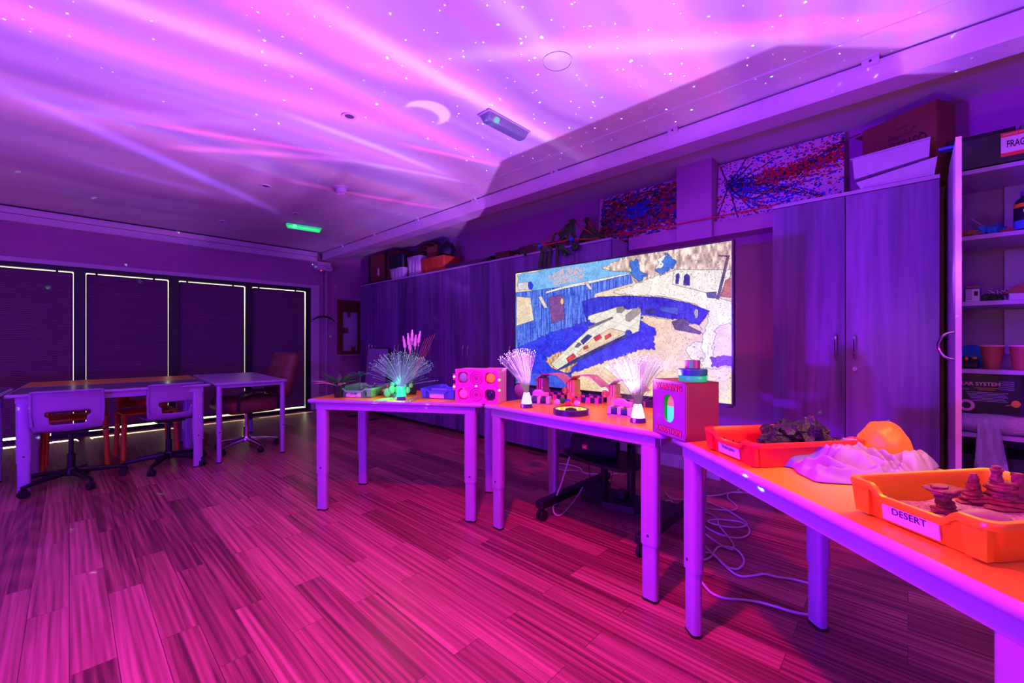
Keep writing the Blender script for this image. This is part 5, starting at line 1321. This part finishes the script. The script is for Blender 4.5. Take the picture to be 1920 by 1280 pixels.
# shelf contents
def lump(name, label, cat, c, r, m, sc, jit=.5, fr=2., seed=0, group=None):
    b = nb(); ico(b, (0, 0, 0), 1, 3, (r * sc[0], r * sc[1], r * sc[2]), jit, fr, seed)
    for v in b.verts: v.co.z = max(v.co.z, -r * sc[2] * .5)
    return tag(obj(name, b, m, None, 1, (c[0], c[1], c[2] + r * sc[2] * .5 + .001)), label, cat, group)
M['ocl'] = mat('ochre_cloth', (.40, .12, .03), .8); M['bcl'] = mat('bright_blue_cloth', (.02, .20, .65), .7); M['rcl'] = mat('red_cloth', (.55, .05, .10), .8)
lump('folded_cloth', 'ochre cloth at the left end of the top shelf', 'cloth', (3.36, -.245, 1.675), .05, M['ocl'], (1.2, 1.1, .55), seed=2)
lump('folded_cloth', 'bright blue cloth with points on the top shelf', 'cloth', (3.35, -.315, 1.675), .05, M['bcl'], (1.0, 1.0, .75), .9, 3., 3)
lump('folded_cloth', 'red cloth beside the black bottle on the top shelf', 'cloth', (3.34, -.375, 1.675), .04, M['rcl'], (.9, .8, .5), seed=5)
b = nb(); cyl(b, (3.42, -.345, 1.70), (3.44, -.255, 1.80), .0022, n=6); tag(obj('thin_stick', b, M['pink2'], None), 'thin pink stick leaning behind the cloths on the top shelf', 'stick')
t = thing('black_bottle', 'large black bottle with orange and blue labels at the right edge', 'bottle', (3.33, -.445, 1.676))
b = nb(); lathe(b, [(.001, 0), (.048, 0), (.052, .006), (.052, .135), (.045, .160), (.028, .176), (.026, .186), (.001, .186)], 28); obj('bottle_body', b, M['crate'], t, 1)
b = nb(); lathe(b, [(.027, .180), (.029, .182), (.029, .205), (.001, .207)], 20); obj('cap', b, mat('violet_cap', (.12, .08, .4), .4), t, 1)
b = nb(); lathe(b, [(.0525, .012), (.0525, .055)], 28, cap=False); obj('blue_label', b, M['blue'], t, 1)
b = nb(); lathe(b, [(.0525, .120), (.0525, .134), (.050, .142)], 28, cap=False); obj('orange_label', b, M['orange_p'], t, 1)
text('bottle_lettering', 'Gil', .030, M['label'], t, (-.053, .010, .098), (PI / 2, 0, -PI / 2 + .0), .0004, off=.001)
t = thing('lidded_tin', 'small lidded tin wrapped in printed paper on the second shelf', 'tin', (3.33, -.250, 1.331))
b = nb(); box(b, -.04, .04, -.030, .030, 0, .074, .004); obj('tin_body', b, M['navy'], t); b = nb(); box(b, -.042, -.040, -.024, .026, .002, .066); pp = obj('paper_wrap', b, M['frost'], t)
b = nb()
for k in range(7): box(b, -.0428, -.042, .004, .024, .010 + k * .008, .0125 + k * .008)
box(b, -.0428, -.042, -.018, -.004, .03, .055); obj('printed_lines', b, M['ink'], pp); b = nb(); box(b, -.03, .03, -.026, .026, .074, .084, .003); obj('lid', b, M['ocl'], t)
lump('dark_lumps', 'dark green lump between the tin and the beads on the second shelf', 'toy', (3.34, -.315, 1.33), .035, M['dgreen'], (1, 1.2, .7), seed=7)
b = nb(); rs = random.Random(2)
for k in range(40): ico(b, (3.36 + rs.uniform(-.03, .03), -.345 + rs.uniform(-.035, .035), 1.340 + rs.random() * .05), .006, 1)
tag(obj('bead_heap', b, mat('shiny_beads', (.5, .4, .6), .15, metal=.7), None, 1), 'heap of shiny beads on the second shelf', 'beads', kind='stuff')
t = thing('toy_house', 'low toy box with a dark red pitched top on the second shelf', 'toy', (3.34, -.41, 1.331)); b = nb(); box(b, -.04, .04, -.06, .035, 0, .035); obj('house_body', b, M['frost'], t)
b = nb(); loft(b, [[(-.05, -.08, .035), (-.05, .055, .035), (-.05, .01, .075), (-.05, -.03, .088)], [(.05, -.08, .035), (.05, .055, .035), (.05, .01, .075), (.05, -.03, .088)]]); obj('pitched_top', b, M['brown'], t)
lump('blue_cushion', 'blue cushion at the back left of the third shelf', 'cushion', (3.50, -.26, .975), .08, M['bcl'], (.8, 1.0, 1.0), .2, 1.5, 4)
lump('black_basket', 'black heap with orange tips at the left of the third shelf', 'basket', (3.34, -.230, .975), .045, M['stripe'], (1, 1., .9), .35, 3, 5)
b = nb(); ico(b, (3.31, -.228, 1.028), .008, 2, (1, 1, 1.4)); ico(b, (3.31, -.258, 1.032), .007, 2, (1, 1.4, 1)); tag(obj('orange_tips', b, M['orange_p'], None, 1), 'bright orange petals on the black heap of the third shelf', 'petals')
M['terra'] = mat('terracotta_plastic', (.42, .09, .08), .5)
def bucket(label, y):
    t = thing('plant_bucket', label, 'bucket', (3.325, y, .976), 0, 'terracotta buckets on the third shelf')
    b = nb(); lathe(b, [(.001, 0), (.030, 0), (.042, .108), (.042, .118), (.045, .118), (.045, .124), (.039, .124), (.028, .004), (.001, .004)], 28); obj('bucket_body', b, M['terra'], t, 1)
    b = nb(); lathe(b, [(.0455, .1175), (.0465, .121), (.0455, .125), (.0385, .1255)], 28, cap=False); obj('rim', b, M['pink2'], t, 1)
bucket('left terracotta bucket beside the black heap', -.320); bucket('right terracotta bucket at the edge of the view', -.420)
t = thing('solar_system_board', 'black Solar System poster board standing on the lower shelf', 'poster', (3.315, 0, .745), 0)
b = nb(); box(b, 0, .006, -.418, -.190, 0, .205); obj('board', b, M['black'], t)
pm = {c: mat('print_' + c, k, .6) for c, k in (('pink', (.8, .35, .6)), ('orange', (.8, .30, .05)), ('violet', (.45, .3, .8)))}
text('poster_title', 'SOLAR SYSTEM', .026, pm['pink'], t, (-.0004, -.262, .150), (PI / 2, 0, -PI / 2), .0003, off=.0006)
text('poster_text', 'Table', .018, pm['violet'], t, (-.0004, -.218, .122), (PI / 2, 0, -PI / 2), .0003)
b = nb()
for k in range(7): box(b, -.0008, 0, -.375 + .006 * (k % 3), -.250 + .004 * k, .060 + k * .0075, .0625 + k * .0075)
for k in range(5): box(b, -.0008, 0, -.395, -.345 + .004 * (k % 2), .125 + k * .010, .1275 + k * .010)
obj('printed_lines', b, pm['violet'], t); b = nb(); box(b, -.0008, 0, -.345, -.255, .128, .1305); box(b, -.0008, 0, -.33, -.27, .120, .1225); obj('orange_lines', b, pm['orange'], t)
b = nb(); tube(b, [(-.0006, -.228 + .024 * math.cos(k * PI / 16), .034 + .024 * math.sin(k * PI / 16)) for k in range(32)], .007, 6, closed=True)
for v in b.verts: v.co.x = max(-.002, min(v.co.x, .0))
obj('ringed_planet', b, pm['pink'], t, 1)
b = nb(); ico(b, (0, -.400, .055), 1, 3, (.002, .016, .018)); tube(b, [(-.001, -.366, .044), (-.001, -.400, .052), (-.001, -.417, .056)], .002, 6); obj('saturn_print', b, pm['orange'], t, 1)
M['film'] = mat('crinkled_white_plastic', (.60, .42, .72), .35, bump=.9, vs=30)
b = nb(); cyl(b, (3.31, -.190, .690), (3.31, -.72, .690), .048, n=28)
bmesh.ops.subdivide_edges(b, edges=[e for e in b.edges if abs(e.verts[0].co.y - e.verts[1].co.y) > .2], cuts=24)
for v in b.verts:
    k = .007 * noise.noise(v.co * 25); v.co.z += k; v.co.x += k
tag(obj('plastic_roll', b, M['film'], None, 1), 'roll of crinkled white plastic lying on the lower shelf', 'roll')
b = nb(); rows = []
for i in range(15):
    s_ = i / 14; z = .735 - .32 * s_; w = .035 + .030 * s_; yc = -.300 - .012 * s_
    x = 3.275 - .022 * math.sin(min(1, s_ * 5) * PI / 2) if s_ < .2 else 3.245
    rows.append([b.verts.new((x + .006 * math.sin(j * 1.9 + s_ * 5), yc - w + 2 * w * j / 8, z - .03 * abs(j - 4) / 8)) for j in range(9)])
for a, c in zip(rows, rows[1:]):
    for j in range(8): b.faces.new((a[j], a[j + 1], c[j + 1], c[j]))
o = obj('hanging_cloth', b, M['film'], None, 1); solid(o, .003); tag(o, 'white plastic sheet hanging down from the roll on the lower shelf', 'sheet')
b = S((3.30, 3.62, -.62, -.20, .085, .52)); o = simple('dark_bin', 'large dark bin on the bottom of the shelving unit', 'bin', [('bin', b, M['crate'])])
for z0, z1, lb in ((1.77, 1.99, 'white board at the back of the top shelf'), (1.42, 1.64, 'white board at the back of the second shelf'), (1.14, 1.30, 'white board at the back of the third shelf')):
    simple('white_board', lb, 'board', [('board', S((3.662, 3.679, -1.0, -.40, z0 - .09, z1 + (.01 if z1 > 1.9 else 0))), M['wtray'])])

# --- far corner
t = thing('wall_motor', 'white wall-mounted motor box with a red light in the far corner', 'motor', (2.87, 6.965, 2.27))
b = nb(); box(b, -.14, .12, -.075, .13, 0, .088, .02); obj('housing', b, M['white'], t, 1)
b = nb(); box(b, -.165, -.13, -.04, .05, .01, .06, .008); obj('end_cap', b, M['lilac'], t, 1)
b = nb(); ico(b, (-.07, -.06, -.004), .008, 2); obj('red_light', b, mat('red_led', (1, .05, .02), .3, emit=(1, .03, .01), es=5), t, 1)
b = nb(); box(b, .0, .07, -.0765, -.0745, .04, .046); obj('printed_mark', b, M['ink'], t)
t = thing('coat_hanger', 'black curved hanger hanging from a cord in the far corner', 'hanger', (2.845, 6.90, 1.48))
b = nb(); tube(b, [(-.17, 0, -.012), (-.10, 0, .028), (0, 0, .045), (.10, 0, .025), (.17, 0, -.02)], [.010, .016, .016, .016, .008], 8, smooth=5); obj('hanger_bar', b, M['black'], t, 1)
b = nb(); cyl(b, (0, 0, .05), (0, 0, .80), .007, n=8); obj('cord', b, M['black'], t)
b = nb(); tube(b, [(-.17, 0, -.012), (-.215, -.01, -.005), (-.19, -.01, -.045), (-.16, 0, -.02)], .006, 6, smooth=3); tube(b, [(.165, 0, -.02), (.20, -.01, -.06), (.215, 0, -.02)], .006, 6, smooth=3); obj('clip', b, M['chrome'], t, 1)
t = thing('framed_picture', 'brown wooden frame holding taped lilac sheets by the cabinets', 'picture', (3.36, 7.075, 0))
b = S((-.21, -.135, -.035, .02, .90, 1.83), (.135, .21, -.035, .02, .90, 1.83), (-.135, .135, -.035, .02, 1.63, 1.83), (-.135, .135, -.035, .02, .90, .955)); obj('frame', b, mat('dark_brown_wood', (.16, .055, .02), .6), t)
b = S((-.135, .135, -.010, .015, .955, 1.63)); obj('sheet', b, M['frost'], t)
b = S((-.05, .01, -.016, -.010, 1.54, 1.63), (-.14, -.03, -.016, -.010, 1.26, 1.36), (.02, .10, -.016, -.010, .955, 1.03)); obj('tape', b, M['brown'], t)
simple('wall_ledge', 'small white ledge under the brown picture frame', 'ledge', [('ledge', S((3.16, 3.57, 7.02, 7.10, .875, .893)), M['white'])])
t = thing('flip_board', 'pale board on black bent legs leaning on the cabinets', 'board', (3.085, 5.78, 0), 0)
b = nb(); Qf = Matrix.Rotation(math.radians(6), 4, 'Y'); box(b, -.01, .01, -.30, .30, .42, 1.02, .004, Mx=Qf); obj('board_panel', b, M['lilac'], t)
b = nb(); box(b, -.012, .012, -.31, -.30, .41, 1.03, Mx=Qf); box(b, -.012, .012, .30, .31, .41, 1.03, Mx=Qf); box(b, -.012, .012, -.31, .31, 1.02, 1.03, Mx=Qf); obj('board_edge', b, M['black'], t)
for y in (-.22, .22):
    b = nb(); tube(b, [Qf @ Vector((.0, y, .42)), (.02, y, .10), (-.02, y, .014), (-.22, y, .014), (-.26, y, .03)], .012, 8, smooth=4); obj('bent_leg', b, M['black'], t, 1)
# yellow-green ball under the desk
b = nb(); ico(b, (0, 0, 0), .055, 3); tag(obj('ball', b, mat('olive_ball', (.45, .42, .06), .6), None, 1, (1.02, 5.70, .056)), 'olive yellow ball on the floor behind the narrow desk', 'ball')

# --- cables on the floor
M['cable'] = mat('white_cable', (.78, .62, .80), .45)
C1 = [(2.128, 0.796), (2.01, 0.697), (1.949, 0.633), (1.954, 0.577), (1.994, 0.52), (2.02, 0.456), (2.028, 0.4), (2.04, 0.348), (2.072, 0.295), (2.117, 0.272), (2.215, 0.265), (2.285, 0.278), (2.343, 0.312), (2.341, 0.338), (2.325, 0.396), (2.289, 0.452), (2.277, 0.496), (2.232, 0.533), (2.192, 0.572), (2.199, 0.617), (2.249, 0.677), (2.303, 0.741), (2.303, 0.773), (2.27, 0.794), (2.218, 0.79), (2.206, 0.758), (2.268, 0.737), (2.36, 0.746), (2.425, 0.744), (2.451, 0.695), (2.424, 0.646), (2.34, 0.601), (2.249, 0.605), (2.238, 0.66), (2.298, 0.726), (2.36, .80)]
C2 = [(2.523, 0.847), (2.46, 0.777), (2.43, 0.717), (2.439, 0.684), (2.512, 0.699), (2.595, 0.758), (2.685, 0.824), (2.782, 0.866), (2.84, 0.914), (2.85, 0.952), (2.779, 0.963), (2.685, 0.939), (2.619, 0.879), (2.586, 0.794), (2.596, 0.706), (2.669, 0.667), (2.765, 0.683), (2.838, 0.733), (2.835, 0.796), (2.779, 0.869), (2.71, 0.897), (2.688, 0.849), (2.721, 0.771), (2.778, 0.725), (2.842, 0.714), (2.9, 0.773), (2.982, 0.88), (3.026, 0.956), (3.052, 1.02), (3.031, 1.08), (2.918, 1.199), (3.002, 1.291)]
C3 = [(2.855, 1.228), (2.882, 1.199), (2.797, 1.144), (2.765, 1.075), (2.863, 1.057), (2.91, 0.972), (2.943, 0.903), (2.994, 0.84), (3.075, 0.832), (3.153, 0.876), (3.211, 0.929), (3.303, 0.951), (3.39, 0.922), (3.431, 0.857), (3.501, 0.913), (3.429, 0.923), (3.387, 0.884), (3.345, 0.948), (3.242, 0.995), (3.158, 1.055), (3.129, 1.114), (3.09, 1.156)]
for C_, lb, r in ((C1, 'white cable looping widest around the nearest table leg', .0052), (C2, 'white cable coiled in the middle of the floor tangle', .0045), (C3, 'white cable running back to the wall from the tangle', .0045)):
    b = nb(); tube(b, [(x, y, .006 + .0035 * (1 + math.sin(i * 1.3))) for i, (x, y) in enumerate(C_)], r, 8, smooth=5); tag(obj('cable', b, M['cable'], None, 1), lb, 'cable', 'white cables on the floor')
b = nb(); tube(b, [(1.98, .66, .70), (1.96, .665, .50), (1.94, .68, .35), (1.95, .70, .22)], .006, 8, smooth=5); tag(obj('cable', b, mat('red_brown_cable', (.45, .12, .10), .5), None, 1), 'reddish cable hanging from under the nearest orange table', 'cable')
b = nb(); tube(b, [(2.24, 1.60, .375), (2.20, 1.63, .22), (2.14, 1.66, .05), (2.16, 1.62, .006), (2.35, 1.66, .02), (2.42, 1.62, .12)], .005, 8, smooth=5); tag(obj('cable', b, M['cable'], None, 1), 'white cable hanging below the shelf of the television stand', 'cable')
b = nb(); tube(b, [(2.30, 1.50, .37), (2.33, 1.50, .2), (2.35, 1.49, .13)], .003, 6, smooth=4); tube(b, [(2.32, 1.32, .37), (2.30, 1.34, .2), (2.36, 1.36, .13)], .003, 6, smooth=4); tag(obj('thin_leads', b, M['black'], None, 1), 'thin black leads dropping from the stand shelf to its base', 'cable')
b = nb(); box(b, 2.40, 2.50, 1.30, 1.38, .119, .155, .004); tag(obj('power_adapter', b, M['black'], None), 'black power adapter lying on the television stand base', 'adapter')
b = nb(); tube(b, [(3.02, 2.06, .006), (2.94, 2.16, .008), (2.98, 2.30, .006), (3.08, 2.30, .008), (3.10, 2.12, .006), (3.0, 2.0, .008), (3.05, 1.90, .006), (3.14, 1.80, .006), (3.5, 1.72, .006)], .005, 8, smooth=5); tag(obj('cable', b, M['cable'], None, 1), 'white cable coil on the floor behind the television stand', 'cable')
